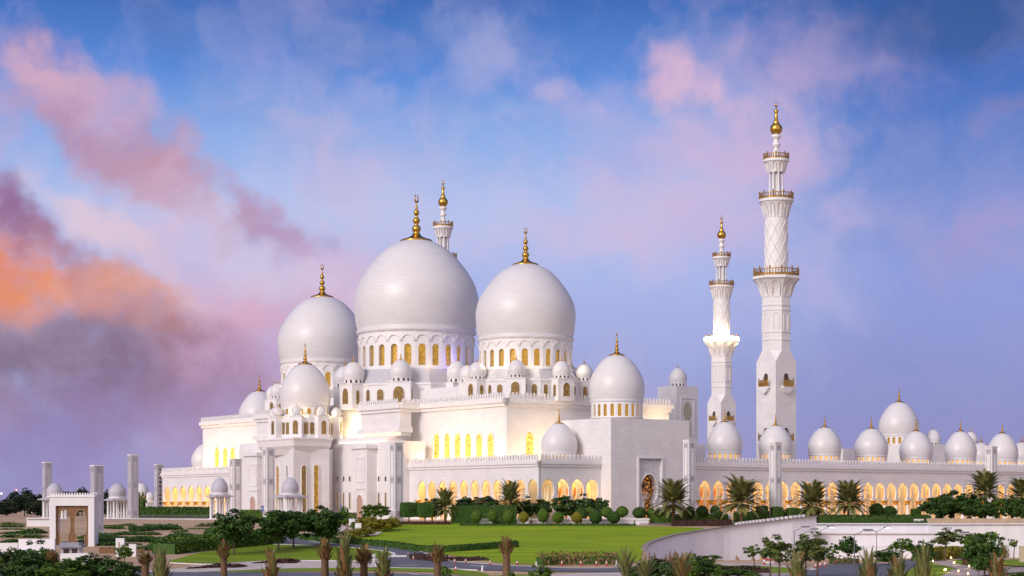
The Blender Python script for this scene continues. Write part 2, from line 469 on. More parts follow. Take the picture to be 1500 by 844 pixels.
# ---------------------------------------------------------------- mesh building
class MB:
    def __init__(s):
        s.v = []; s.f = []; s.mi = []
    def add(s, vs, fs, m=0):
        o = len(s.v)
        s.v += [tuple(v) for v in vs]
        s.f += [tuple(i + o for i in f) for f in fs]
        s.mi += [m] * len(fs)
    def box(s, x0, x1, y0, y1, z0, z1, m=0, taper=0.0):
        t = taper
        vs = [(x0, y0, z0), (x1, y0, z0), (x1, y1, z0), (x0, y1, z0),
              (x0 + t, y0 + t, z1), (x1 - t, y0 + t, z1), (x1 - t, y1 - t, z1), (x0 + t, y1 - t, z1)]
        s.add(vs, [(0, 3, 2, 1), (4, 5, 6, 7), (0, 1, 5, 4), (1, 2, 6, 5), (2, 3, 7, 6), (3, 0, 4, 7)], m)
    def prism(s, poly, z0, z1, m=0, poly2=None):
        n = len(poly); p2 = poly2 or poly
        vs = [(x, y, z0) for x, y in poly] + [(x, y, z1) for x, y in p2]
        fs = [tuple(range(n))[::-1], tuple(range(n, 2 * n))] + [(i, (i + 1) % n, n + (i + 1) % n, n + i) for i in range(n)]
        s.add(vs, fs, m)
    def fprism(s, fr, poly, h0, h1, m=0):
        """polygon (s, z) on a facade, extruded from depth h0 to h1 outwards"""
        n = len(poly)
        vs = [fr(a, h0, z) for a, z in poly] + [fr(a, h1, z) for a, z in poly]
        fs = [tuple(range(n))[::-1], tuple(range(n, 2 * n))] + [(i, (i + 1) % n, n + (i + 1) % n, n + i) for i in range(n)]
        s.add(vs, fs, m)
    def fbox(s, fr, s0, s1, z0, z1, h0, h1, m=0):
        s.fprism(fr, [(s0, z0), (s1, z0), (s1, z1), (s0, z1)], h0, h1, m)
    def lathe(s, prof, c=(0, 0, 0), n=32, m=0, a0=0.0, cap=False, sx=1.0):
        vs = []
        for r, z in prof:
            for i in range(n):
                a = a0 + 2 * math.pi * i / n
                vs.append((c[0] + r * math.cos(a) * sx, c[1] + r * math.sin(a), c[2] + z))
        fs = []
        for j in range(len(prof) - 1):
            for i in range(n):
                fs.append((j * n + i, j * n + (i + 1) % n, (j + 1) * n + (i + 1) % n, (j + 1) * n + i))
        if cap:
            fs.append(tuple(range(n))[::-1]); k = (len(prof) - 1) * n
            fs.append(tuple(range(k, k + n)))
        s.add(vs, fs, m)
    def tube(s, pts, rad, n=6, m=0):
        pts = [Vector(p) for p in pts]
        if isinstance(rad, (int, float)):
            rad = [rad] * len(pts)
        vs = []
        for i, p in enumerate(pts):
            d = (pts[min(i + 1, len(pts) - 1)] - pts[max(i - 1, 0)]).normalized()
            x = d.orthogonal().normalized() if abs(d.z) > 0.99 else d.cross(Vector((0, 0, 1))).normalized()
            y = d.cross(x)
            for k in range(n):
                a = 2 * math.pi * k / n
                vs.append(p + (x * math.cos(a) + y * math.sin(a)) * rad[i])
        fs = []
        for j in range(len(pts) - 1):
            for k in range(n):
                fs.append((j * n + k, j * n + (k + 1) % n, (j + 1) * n + (k + 1) % n, (j + 1) * n + k))
        fs.append(tuple(range(n))[::-1]); q = (len(pts) - 1) * n
        fs.append(tuple(range(q, q + n)))
        s.add(vs, fs, m)
    def bay(s, fr, sc_, b, z0, z1, hole, h0, h1, m=0):
        """wall bay with an opening; hole = [(half width, z)...] from the sill centre to the crown"""
        for sg in (-1, 1):
            poly = [(sc_ + sg * b / 2, z0)]
            hp = [(sc_ + sg * w, z) for w, z in hole]
            if hole[0][1] > z0 + 1e-4:
                poly += [(sc_, z0), (sc_, hole[0][1])]
            poly += hp + [(sc_, hole[-1][1])] if hole[-1][0] > 1e-4 else hp
            poly += [(sc_, z1), (sc_ + sg * b / 2, z1)]
            n = len(poly)
            va = [fr(a, h1, z) for a, z in poly]; vb = [fr(a, h0, z) for a, z in poly]
            s.add(va, [tuple(range(n))], m); s.add(vb, [tuple(range(n))[::-1]], m)
            k = len(hp)
            vs = [fr(a, h0, z) for a, z in hp] + [fr(a, h1, z) for a, z in hp]
            s.add(vs, [(i, i + 1, k + i + 1, k + i) for i in range(k - 1)], m)
    def mesh(s, name, mats, smooth=False, off=(0, 0, 0)):
        me = bpy.data.meshes.new(name)
        ox, oy, oz = off
        me.from_pydata([(x - ox, y - oy, z - oz) for x, y, z in s.v], [], s.f)
        if not isinstance(mats, (list, tuple)):
            mats = [mats]
        for m in mats:
            me.materials.append(m)
        if len(mats) > 1:
            me.polygons.foreach_set('material_index', s.mi)
        if smooth:
            me.polygons.foreach_set('use_smooth', [True] * len(me.polygons))
        me.update()
        return me

OFF = {}
def off_of(p):
    return OFF.get(p.name, (0, 0, 0)) if p is not None else (0, 0, 0)
def link(name, me, parent=None, loc=None):
    o = bpy.data.objects.new(name, me)
    COL.objects.link(o)
    if parent is not None:
        o.parent = parent
        OFF[o.name] = off_of(parent)
    if loc is not None:
        o.location = loc
    return o
def part(name, mb, mats, parent, smooth=False):
    """mesh given in the parent's frame (mosque axes or thing axes)"""
    return link(name, mb.mesh(name, mats, smooth, off_of(parent)), parent)
def tag(o, label, cat, group=None, kind=None):
    o['label'] = label; o['category'] = cat
    if group:
        o['group'] = group
    if kind:
        o['kind'] = kind
    return o
def thing(name, label, cat, loc, rotz=0.0, group=None):
    o = bpy.data.objects.new(name, None)
    o.empty_display_size = 0.5
    COL.objects.link(o)
    o.location = loc
    o.rotation_euler = (0, 0, rotz)
    return tag(o, label, cat, group)
def mthing(name, label, cat, u, v, z=-2.8, group=None):
    """a thing on the mosque's axes; its parts are given in mosque coordinates"""
    x, y = W(u, v)
    o = thing(name, label, cat, (x, y, z), R(36), group)
    OFF[o.name] = (u, v, z)
    return o
def struct(name, me_or_mb, mats=None, smooth=False):
    me = me_or_mb.mesh(name, mats, smooth) if isinstance(me_or_mb, MB) else me_or_mb
    o = link(name, me)
    o['kind'] = 'structure'
    return o
def dup(root, loc, label, rotz=None, scale=None, group=None):
    r = root.copy(); COL.objects.link(r)
    r.location = loc
    if rotz is not None:
        r.rotation_euler = (0, 0, rotz)
    if scale is not None:
        r.scale = scale if not isinstance(scale, (int, float)) else (scale,) * 3
    r['label'] = label
    if group:
        r['group'] = group
    for ch in list(root.children):
        c = ch.copy(); COL.objects.link(c); c.parent = r
        for g in list(ch.children):
            d = g.copy(); COL.objects.link(d); d.parent = c
    return r

# facade frames
def FL(u0):
    return lambda s, h, z: (u0 - h, s, z)      # faces -u (the left-hand fronts), s runs along v
def FF(v0):
    return lambda s, h, z: (s, v0 - h, z)      # faces -v (the right-hand fronts), s runs along u
def FR(c, ang, r):
    n = (math.cos(ang), math.sin(ang)); t = (-n[1], n[0])
    return lambda s, h, z: (c[0] + n[0] * (r + h) + t[0] * s, c[1] + n[1] * (r + h) + t[1] * s, z)

def arch_poly(w, zb, h, n=8, pointed=0.0):
    """outline of an arched panel: half width w/2, from zb up to zb+h"""
    a = w / 2
    zs = zb + h - a * (1 + pointed)
    p = [(-a, zb), (a, zb)]
    for i in range(n + 1):
        t = math.pi * i / n
        p.append((a * math.cos(t), zs + a * (1 + pointed) * math.sin(t)))
    return p
def arch_hole(w, zb, h, n=7, pointed=0.0):
    a = w / 2
    zs = zb + h - a * (1 + pointed)
    p = [(a, zb)]
    for i in range(n + 1):
        t = math.pi / 2 * i / n
        p.append((a * math.cos(t), zs + a * (1 + pointed) * math.sin(t)))
    return p
def keyhole(w, zb, ztop, zcap, neck, n=10):
    """horseshoe arch above a narrow neck"""
    a = w / 2; ry = (ztop - zcap) * 0.56
    zc = ztop - ry
    k = math.sqrt(max(0.0, 1 - (neck / 2 / a) ** 2)); 
    p = [(neck / 2, zb)] if zb is not None else []
    t0 = -math.asin(min(0.98, (zc - zcap) / ry))
    for i in range(n + 1):
        t = t0 + (math.pi / 2 - t0) * i / n
        r = a * math.cos(t)
        if i == 0:
            r = max(r, 0.05)
        p.append((r, zc + ry * math.sin(t)))
    return p

def window(parent, fr, s, zb, w, h, m, name='window', frame=True, fm=None, pointed=0.12, proud=0.28, fw=0.22):
    pan = MB()
    pan.fprism(fr, [(s + a, z) for a, z in arch_poly(w, zb, h, 8, pointed)], 0.02, 0.10)
    o = part(name, pan, m, parent)
    if frame:
        inn = arch_poly(w, zb, h, 8, pointed); out = arch_poly(w + 2 * fw, zb - fw * 0.5, h + fw * 1.5, 8, pointed)
        f = MB(); n = len(inn)
        vs = [fr(s + a, 0, z) for a, z in inn] + [fr(s + a, proud, z) for a, z in inn] + [fr(s + a, proud, z) for a, z in out] + [fr(s + a, 0, z) for a, z in out]
        fs = []
        for i in range(n):
            j = (i + 1) % n
            fs += [(i, j, n + j, n + i), (n + i, n + j, 2 * n + j, 2 * n + i), (2 * n + i, 2 * n + j, 3 * n + j, 3 * n + i)]
        f.add(vs, fs)
        part('frame', f, fm or marble_plain, o)
    return o

MER = [(-.5, 0), (.5, 0), (.46, .22), (.30, .34), (.36, .55), (.22, .8), (0, 1.0), (-.22, .8), (-.36, .55), (-.30, .34), (-.46, .22)]
def merlons(mb, fr, s0, s1, z, h=1.5, pitch=1.1, t=0.3):
    n = max(1, int(round(abs(s1 - s0) / pitch))); st = (s1 - s0) / n
    for i in range(n):
        c = s0 + (i + .5) * st
        mb.fprism(fr, [(c + a * abs(st) * .86, z + b * h) for a, b in MER], -0.15 - t, -0.15)
def cornice(mb, fr, s0, s1, z0, z1, proud=0.5, e0=0, e1=0):
    """stepped band; the ends run on by e0/e1 so that corners close"""
    dz = (z1 - z0)
    mb.fbox(fr, s0 - e0 * proud * .5, s1 + e1 * proud * .5, z0, z0 + dz * .45, -0.3, proud * .5)
    mb.fbox(fr, s0 - e0 * proud, s1 + e1 * proud, z0 + dz * .45, z1, -0.3, proud)

# ---------------------------------------------------------------- domes (unit radius, then scaled)
DOME_LOW = [(.95, 0), (.958, .03), (.94, .035), (.948, .075), (.968, .15), (.985, .26), (.996, .40), (1.0, .50)]
DOME_UP = [(0.985, .11), (.955, .22), (.91, .32), (.825, .46), (.745, .56), (.656, .667), (.57, .75), (.488, .82), (.37, .885), (.243, .94), (.12, .975), (0.0, .985)]
_dc = {}
def dome_mesh(zs, n=48):
    k = ('d', zs, n)
    if k not in _dc:
        mb = MB()
        mb.lathe([(r, z) for r, z in DOME_LOW] + [(r, .5 + z * zs) for r, z in DOME_UP], n=n)
        _dc[k] = mb.mesh('dome', marble_dome, True)
    return _dc[k]
def finial_mesh(crescent=True):
    k = ('f', crescent)
    if k not in _dc:
        mb = MB()
        u = 1 / 22.0
        P = [(22, -1), (22.3, 0), (20.5, 1.5), (15, 3.2), (9, 5.5), (5.6, 8.5), (4.4, 11), (4.2, 12.2), (5.6, 14), (6.2, 16.5), (5.4, 19), (3, 21), (2.6, 22), (2.6, 23.2), (4, 24.6), (5, 27), (4.2, 29.6), (2.4, 31), (2, 33), (2.1, 34.4), (3.2, 36), (4, 38.2), (3.2, 40.4), (1.6, 42), (1.3, 43), (2.3, 44.6), (1.6, 46.4), (.8, 47.4), (.6, 53)]
        mb.lathe([(r * u, z * u) for r, z in P], n=16)
        if crescent:
            pts = []; rad = []
            for i in range(15):
                a = R(-90) + R(18) + (R(324)) * i / 14
                pts.append((3.6 * u * math.cos(a + R(180)), 0, (57.5 + 5.2 * math.sin(a + R(180)) * -1 * -1) * u))
            pts = [(3.6 * u * math.sin(R(20 + 320 * i / 14)), 0, (57.2 + 5.2 * math.cos(R(20 + 320 * i / 14))) * u) for i in range(15)]
            rad = [u * (.35 + 1.0 * math.sin(math.pi * i / 14)) for i in range(15)]
            mb.tube(pts, rad, 6)
        _dc[k] = mb.mesh('finial', gold, True)
    return _dc[k]
def drum_mesh(h, n, mode, rr=.92, wfrac=.56, arches=False):
    """drum below the dome, unit radius; z from -h to 0; window panes in material slot 1"""
    k = ('m', h, n, mode, rr, wfrac, arches)
    if k in _dc:
        return _dc[k]
    mb = MB()
    b = 2 * rr * math.tan(math.pi / n)
    zt = -h * (.36 if arches else .16)
    for i in range(n):
        a = 2 * math.pi * (i + .5) / n
        fr = FR((0, 0), a, rr)
        wh = zt - (-h * .90)
        mb.bay(fr, 0, b, -h, 0, arch_hole(b * wfrac, -h * .90, wh * .98), -.05, 0)
        if arches:                        # raised blind arches between dome and windows
            ring_o = [(b * .50 * math.cos(t), -h * .30 + b * .52 * math.sin(t)) for t in [math.pi * q / 8 for q in range(9)]]
            ring_i = [(b * .40 * math.cos(t), -h * .30 + b * .42 * math.sin(t)) for t in [math.pi * q / 8 for q in range(9)]]
            vs = [fr(s_, .018, z_) for s_, z_ in ring_o] + [fr(s_, .018, z_) for s_, z_ in ring_i] + [fr(s_, 0, z_) for s_, z_ in ring_o] + [fr(s_, 0, z_) for s_, z_ in ring_i]
            fs = []
            for q in range(8):
                fs += [(q, q + 1, 9 + q + 1, 9 + q), (q, q + 1, 18 + q + 1, 18 + q), (9 + q, 9 + q + 1, 27 + q + 1, 27 + q)]
            mb.add(vs, fs)
    mb.lathe([(rr + .004, -h * .06), (.955, -h * .03), (.965, 0), (.90, .004)], n=48)
    mb.lathe([(rr + .01, -h), (rr + .03, -h + .004), (rr + .03, -h * .95), (rr + .004, -h * .94)], n=48)
    mb.lathe([(rr - .10, -h), (rr - .10, 0)], n=n, a0=math.pi / n * 0, m=1)
    m1 = {'gold': win_drum, 'glow': win_glow, 'dark': glass_dark, 'olive': win_olive}[mode]
    _dc[k] = mb.mesh('drum', [marble_plain, m1], False)
    return _dc[k]
def add_dome(parent, u, v, zb, rad, zs=1.1, dh=.3, nwin=16, mode='glow', fin=1.0, name='dome', arches=False, dn=48, crescent=True, rr=.92, wfrac=.5, separate=False):
    """zb is the height where the dome shell sits on its drum; a dome is shell > drum, finial"""
    ou, ov, oz = off_of(parent)
    d = link(name, dome_mesh(zs, dn), parent, (u - ou, v - ov, zb - oz))
    d.scale = (rad,) * 3
    OFF[d.name] = (0, 0, 0)
    if dh:
        if not separate:
            link('drum', drum_mesh(dh, nwin, mode, rr, wfrac, arches), d)
        else:
            mb = MB(); full = drum_mesh(dh, nwin, mode, rr, wfrac, arches)
            dr = link('drum', full, d)
            b = 2 * rr * math.tan(math.pi / nwin); zt = -dh * (.36 if arches else .16)
            for i in range(nwin):
                a = 2 * math.pi * (i + .5) / nwin
                if math.cos(a - R(233)) < -.05:
                    continue
                fr = FR((0, 0), a, rr - .065)
                w = MB(); w.fprism(fr, arch_poly(b * wfrac, -dh * .90, (zt + dh * .90) * .98), 0, .008)
                # the pane sits a little inside the reveal
                part('drum_window', w, win_drum, dr)
    f = link('finial', finial_mesh(crescent), d, (0, 0, .5 + zs * .945))
    s_ = .262 * fin
    f.scale = (s_,) * 3
    f.rotation_euler = (0, 0, R(20))
    return d

def strip(name, p0, p1, z, aim, width, watts, color, spread=180):
    """long floodlight lying in the mosque between two plan points; aim = direction in mosque axes"""
    x0, y0 = W(*p0); x1, y1 = W(*p1)
    a = Vector((x1 - x0, y1 - y0, 0)); L = a.length; a.normalize()
    d = Vector((aim[0] * CU - aim[1] * SU, aim[0] * SU + aim[1] * CU, aim[2])).normalized()
    zax = -d
    yax = zax.cross(a).normalized(); xax = yax.cross(zax).normalized()
    M = Matrix((xax, yax, zax)).transposed().to_4x4()
    M.translation = Vector(((x0 + x1) / 2, (y0 + y1) / 2, z))
    l = bpy.data.lights.new(name, 'AREA')
    l.shape = 'RECTANGLE'; l.size = L; l.size_y = width
    l.energy = watts; l.color = color; l.spread = R(spread)
    o = bpy.data.objects.new(name, l); COL.objects.link(o)
    o.matrix_world = M
    return o
WARM = (1.0, 0.56, 0.20)
CREAM = (1.0, 0.74, 0.40)
# ================================================================ THE MOSQUE
ZG = -2.8
UU, UB = 7.5, 1.0                     # planes of the upper hall and of its projecting middle
VC2 = sv(UU, 742)
VEND = sv(UU, 297)
UEND = su(VC2, 980)
ZR = 26.5                             # roof of the upper hall
hall = mthing('prayer_hall', 'huge white marble prayer hall under three great onion domes, roofs edged with merlons', 'mosque hall', 0, 0, ZG)

# --- lower storey with its roof
w = MB()
w.box(5.6, 46, 5.6, sv(5.6, 590), ZG, 9.4)
w.box(5.6, 46, sv(0, 600), VEND + 4, ZG, 9.4)
part('lower_wall', w, warm_wall, hall)

# --- upper storey
w = MB()
w.box(UU, UEND, VC2, VEND, 9.4, ZR)
v1, v2 = sv(4, 586), sv(4, 376)
w.box(4, UU - .01, v1, v2, 16.9, ZR - .02)
b1a, b1b = sv(UB, 586), sv(UB, 529)
b2a, b2b = sv(UB, 402), sv(UB, 376)
for a, b in ((b1a, b1b), (b2a, b2b)):
    w.box(UB, 4.4, a, b, 21.0, ZR - .03)
    w.box(UB - .9, 4.4, a - .8, b + .8, 19.6, 21.0)
    w.box(UB + .6, 4.4, a + .4, b - .4, 18.8, 19.6)
w.box(-1.2, 4.6, v1 - 1.0, v2 + 1.0, 17.05, 18.8)
part('upper_wall', w, marble, hall)
w = MB()
w.box(UU - .2, UEND + .2, VC2 - .2, VEND + .2, ZR, ZR + .12)
part('roof', w, roof_grey, hall)
w = MB()
L, Fr = FL(UU), FF(VC2)
cornice(w, L, VC2, v1, 24.9, ZR + .35, .9, 1, 0)
cornice(w, L, v2, VEND, 24.9, ZR + .35, .9, 0, 1)
cornice(w, Fr, UU, UEND, 24.88, ZR + .34, .9, 1, 1)
cornice(w, FL(UB), b1a, b1b, 24.9, ZR + .33, .9, 1, 1)
cornice(w, FL(UB), b2a, b2b, 24.9, ZR + .33, .9, 1, 1)
cornice(w, FL(4), b1b, b2a, 24.9, ZR + .3, .9, 0, 0)
cornice(w, FF(b1a), UB, UU, 24.87, ZR + .31, .88, 1, 0)
part('cornice', w, marble_plain, hall)
zt = ZR + .34
w = MB(); merlons(w, FL(UU - .9), VC2, v1, zt, 1.5, 1.05); part('parapet', w, marble_plain, hall)
w = MB(); merlons(w, FL(UU - .9), v2, VEND, zt, 1.5, 1.05); part('parapet', w, marble_plain, hall)
w = MB(); merlons(w, FF(VC2 - .9), UU, UEND, zt, 1.5, 1.05); part('parapet', w, marble_plain, hall)
w = MB(); merlons(w, FL(UB - .9), b1a, b1b, zt, 1.5, 1.05); part('parapet', w, marble_plain, hall)
w = MB(); merlons(w, FL(UB - .9), b2a, b2b, zt, 1.5, 1.05); part('parapet', w, marble_plain, hall)
w = MB(); merlons(w, FL(3.1), b1b, b2a, zt, 1.5, 1.05); part('parapet', w, marble_plain, hall)
w = MB(); merlons(w, FF(b1a - .9), UB, UU, zt, 1.5, 1.05); part('parapet', w, marble_plain, hall)


# --- bright windows of the upper hall
for px in (640.8, 656.2, 671.6, 687.2, 703.1, 719.8):
    s_ = sv(UU, px)
    zb = zz(672, UU, s_); zt_ = zz(634.5, UU, s_)
    window(hall, FL(UU), s_, zb, 2.7, zt_ - zb, win_bright, 'lattice_window', True, marble_plain, .35, .35, .25)
s_ = su(VC2, 775)
window(hall, FF(VC2), s_, zz(667, s_, VC2), 2.4, zz(633, s_, VC2) - zz(667, s_, VC2), win_bright, 'lattice_window', True, marble_plain, .35, .35, .25)
for px in (319, 331, 342):
    s_ = sv(UU, px)
    window(hall, FL(UU), s_, zz(687, UU, s_), 3.2, zz(655, UU, s_) - zz(687, UU, s_), win_bright, 'lattice_window', True, marble_plain, .35, .35, .25)

# --- clerestory octagons with little domes, and the three great domes
def clerestory(parent, c, Rc, z0, z1, bw, dr, ww, name='clerestory', drumr=None, zdr=None, small=False, dirs=range(8), view=233, wins=True):
    a_in = Rc - bw * .30
    mb = MB()
    a = a_in / math.cos(R(22.5))
    poly = [(c[0] + a * math.cos(R(22.5 + 45 * i)), c[1] + a * math.sin(R(22.5 + 45 * i))) for i in range(8)]
    mb.prism(poly, z0, z1 - .25)
    for i in range(8):
        an = R(45 * i)
        fr = FR(c, an, 0)
        mb.fbox(fr, -bw / 2, bw / 2, z0, z1, a_in - .8, Rc + bw * .26)
        mb.fbox(fr, -bw / 2 - .15, bw / 2 + .15, z1, z1 + .22, a_in - bw * .9, Rc + bw * .26 + .15)
    if not small:
        pl2 = [(c[0] + (x - c[0]) * 1.012, c[1] + (y - c[1]) * 1.012) for x, y in poly]
        mb.prism(pl2, z1 - .5, z1 + .05)
    o = part(name, mb, marble_plain, parent)
    if drumr:
        r_ = MB()
        n = 8
        p1 = [(c[0] + a * .97 * math.cos(R(22.5 + 45 * i)), c[1] + a * .97 * math.sin(R(22.5 + 45 * i))) for i in range(8)]
        p2 = [(c[0] + drumr * math.cos(R(22.5 + 45 * i)), c[1] + drumr * math.sin(R(22.5 + 45 * i))) for i in range(8)]
        r_.prism(p1, z1 + .051, zdr, 0, p2)
        part('dome_base', r_, roof_grey, parent)
    if wins:
        for i in range(8):
            rel = (45 * i - view + 180) % 360 - 180
            if abs(rel) > 97:
                continue
            fr = FR(c, R(45 * i), 0)
            hh = (z1 - z0)
            if small:
                window(o, FR(c, R(45 * i), Rc + bw * .26), 0, z0 + hh * .2, ww, hh * .62, win_olive, 'clerestory_window', False)
            else:
                window(o, FR(c, R(45 * i), Rc + bw * .26), 0, z0 + hh * .22, ww, hh * .62, win_olive, 'clerestory_window', True, None, .1, .18, .12)
            fw = a_in * math.tan(R(22.5)) * 2
            gap = (fw - bw) / 2
            for sg in (-1, 1):
                if small:
                    for q in (.3, .7):
                        window(o, FR(c, R(45 * i), a_in), sg * (bw / 2 + gap * q), z0 + hh * .2, ww * .42, hh * .55, win_olive, 'clerestory_window', False)
                else:
                    window(o, FR(c, R(45 * i), a_in), sg * (bw / 2 + gap * .55), z0 + hh * .18, ww * .62, hh * .58, win_olive, 'clerestory_window', True, None, .1, .18, .12)
                # slit windows on the cheeks of the bay
                d_ = (Rc + bw * .26 - a_in)
                an = R(45 * i + sg * 90)
                if math.cos(an - R(view)) > .1 and not small:
                    n_ = (math.cos(R(45 * i)), math.sin(R(45 * i)))
                    t_ = (-n_[1], n_[0])
                    cc = (c[0] + n_[0] * (a_in + d_ * .5), c[1] + n_[1] * (a_in + d_ * .5))
                    window(o, FR(cc, an, bw / 2), 0, z0 + hh * .2, min(.9, d_ * .4), hh * .55, win_olive, 'clerestory_window', False)
    for i in dirs:
        an = R(45 * i)
        add_dome(parent, c[0] + (Rc - bw * .12) * math.cos(an), c[1] + (Rc - bw * .12) * math.sin(an), z1 + .22 + dr * .34, dr, 1.12, .34, 12, 'dark', 1.0, 'small_dome', dn=24, crescent=False, rr=.9, wfrac=.45)
    return o

cR = LOC(*atp(770, 485)); cM = LOC(*atp(610, 526)); cL = LOC(*atp(472, 567))
sR, sM, sL = F / 485, F / 526, F / 567
clerestory(hall, cR, 15.6, ZR + .12, 32.0, 5.0, 2.3, 2.1, drumr=13.0, zdr=34.6)
clerestory(hall, cM, 21.0, ZR + .12, 33.4, 6.4, 3.05, 2.9, drumr=17.4, zdr=37.4)
clerestory(hall, cL, 15.6, ZR + .12, 32.0, 5.0, 2.3, 2.1, drumr=13.0, zdr=34.6)
add_dome(hall, cR[0], cR[1], 42.8, 73.5 / sR, 1.06, .64, 24, 'dark', 1.0, 'great_dome', True, 72, separate=True)
add_dome(hall, cM[0], cM[1], 48.2, 91.5 / sM, 1.04, .63, 26, 'dark', 1.0, 'great_dome', True, 80, separate=True)
add_dome(hall, cL[0], cL[1], 43.0, 65.0 / sL, 1.06, .64, 24, 'dark', 1.0, 'great_dome', True, 72, separate=True)
# link blocks between the octagons
w = MB()
mx = ((cR[0] + cM[0]) / 2, (cR[1] + cM[1]) / 2)
w.box(14, 40, cR[1] + 10, cM[1] - 14, ZR + .12, 31.5)
w.box(14, 40, cM[1] + 14, cL[1] - 10, ZR + .12, 31.5)
part('link_block', w, marble_plain, hall)
# low block beside the portal, and the dome at the far left corner
w = MB()
ua, ub = su(18, 842), su(18, 900)
w.box(ua, ub, 18, VC2 + .5, 9.4, zz(628, ua, 18))
w.box(ua - .6, ub, 17.4, VC2 + .4, zz(628, ua, 18), zz(619, ua, 18))
part('side_block', w, marble, hall)
add_dome(hall, su(10, 819), 10, zz(665, su(10, 819), 10), 4.4, 1.22, .30, 16, 'glow', 1.05, 'roof_dome')
add_dome(hall, 13.5, VEND + 10, 13.0, 4.5, 1.22, .30, 16, 'glow', 1.05, 'roof_dome')
ud, vd = LOC(*atp(380, 612))
add_dome(hall, ud, vd, zz(624, ud, vd), 6.7, 1.22, .34, 20, 'gold', 1.05, 'roof_dome')

# ---------------------------------------------------------------- arcade wings
def arcade(name, label, frmk, plane, s0, s1, sgn, bays, base_off, lights, roof_depth=5.5):
    """frmk 'L' or 'F'; arches centred on the given positions"""
    t = mthing(name, label, 'arcade', *( (plane, s0) if frmk == 'L' else (s0, plane)))
    fr = FL(plane) if frmk == 'L' else FF(plane)
    zc = 8.3
    mb = MB()
    if frmk == 'L':
        lo, hi = min(s0, s1), max(s0, s1)
    else:
        lo, hi = min(s0, s1), max(s0, s1)
    bays = sorted(bays)
    b = (bays[-1] - bays[0]) / (len(bays) - 1)
    hole = keyhole(b * .83, None, 6.85, 2.15, b * .60)
    for s_ in bays:
        mb.bay(fr, s_, b, 2.15, zc, hole, -.38, 0)
    if bays[0] - b / 2 - lo > .05:
        mb.fbox(fr, lo, bays[0] - b / 2, ZG, zc, -.38, 0)
    if hi - bays[-1] - b / 2 > .05:
        mb.fbox(fr, bays[-1] + b / 2, hi, ZG, zc, -.38, 0)
    # the plain masonry above the arches
    mb.fbox(fr, lo, hi, zc, 9.7, -.38, 0)
    part('front_wall', mb, marble, t)
    cn = MB(); cornice(cn, fr, lo, hi, 9.7, 11.1, .55, 1 if frmk == 'F' else 1, 1)
    part('cornice', cn, marble_plain, t)
    pr = MB(); merlons(pr, (lambda s_, h, z: fr(s_, h + .55, z)), lo, hi, 11.1, 1.55, 1.08)
    part('parapet', pr, marble_plain, t)
    li = lo + (.45 if abs(lo) < .01 else 0)
    rf = MB(); rf.fbox(fr, li, hi, 9.2, 9.69, -roof_depth - .4, -.39)
    part('roof', rf, roof_grey, t)
    fl = MB(); fl.fbox(fr, li, hi, ZG - 1.2, ZG + .05, -roof_depth, 1.2)
    part('floor', fl, floor_mat, t)
    # back wall with blind arches
    bw = MB(); bw.fbox(fr, li, hi, ZG + .06, 9.19, -roof_depth - .35, -roof_depth)
    for i, s_ in enumerate(bays):
        bw.fbox(fr, max(li, s_ - b / 2 - .35), s_ - b / 2 + .35, ZG + .06, 9.18, -roof_depth, -roof_depth + .45)
    bw.fbox(fr, hi - .35, hi - .01, ZG + .06, 9.17, -roof_depth + .46, -.40)
    part('back_wall', bw, warm_wall, t)
    # a second row of arches inside
    ia = MB()
    for s_ in bays:
        if s_ - b / 2 > li + 2.4:
            ia.bay(fr, s_ + b * .1, b, 2.15, 9.15, keyhole(b * .72, None, 6.6, 2.15, b * .56), -3.2, -2.9)
            ia.fbox(fr, s_ - b * .4 - .45, s_ - b * .4 + .45, ZG + .06, 2.149, -3.2, -2.9)
    part('inner_arcade', ia, warm_wall, t)
    # columns: pairs are read as one shaft with a gilded palm capital
    cm = MB(); cm.lathe([(.62, ZG + .05), (.62, ZG + .35), (.42, ZG + .5), (.40, 1.0)], n=12)
    cme = cm.mesh('column', marble_plain, True)
    kp = MB(); kp.lathe([(.42, .98), (.62, 1.15), (.50, 1.3), (.58, 1.55), (.80, 1.85), (.95, 2.14)], n=12, cap=True)
    kme = kp.mesh('capital', gold, True)
    ou, ov, oz = off_of(t)
    edges = [s_ - b / 2 for s_ in bays] + [bays[-1] + b / 2]
    for e in edges:
        if e < lo - .01 + .2 or e > hi - .2:
            if not (lo - .3 <= e <= hi + .3):
                continue
        p = fr(e, -.42, 0)
        c = link('column', cme, t, (p[0] - ou, p[1] - ov, -oz))
        link('capital', kme, c)
    return t, fr, bays, b

A_px = [780, 763, 746.5, 729, 712.7, 696.6, 679.7, 665, 648.7, 632.6, 617.7]
b0, b9 = sv(0, 780), sv(0, 617.7)
bl = [b0 + (b9 - b0) * i / 10 for i in range(11)]
t, fr, _, _ = arcade('arcade_wing', 'lit arcade wing left of the building corner, behind the long clipped hedge', 'L', 0.0, 0.0, sv(0, 597), 1, bl, 0, None)
b0, b9 = su(0, 802.5), su(0, 867.7)
br = [b0 + (b9 - b0) * i / 3 for i in range(4)]
up0 = su(0, 880)
t2, fr2, _, _ = arcade('arcade_wing', 'short arcade wing with four glowing arches between the building corner and the tall entrance portal', 'F', 0.0, 0.0, up0, 1, br, 0, None)
b0, b9 = su(0, 1033), su(0, 1481)
nb = int(round((b9 - b0) / 4.43))
bq = [b0 + (b9 - b0) * i / nb for i in range(nb + 3)]
ue = bq[-1] + 3
t3, fr3, _, _ = arcade('courtyard_arcade', 'long low courtyard arcade right of the portal, a row of white domes on its roof', 'F', 0.0, su(0, 1004), ue, 1, bq, 0, None)
b0, b9 = sv(0, 328), sv(0, 245)
nb2 = int(round(abs(b9 - b0) / 5.1))
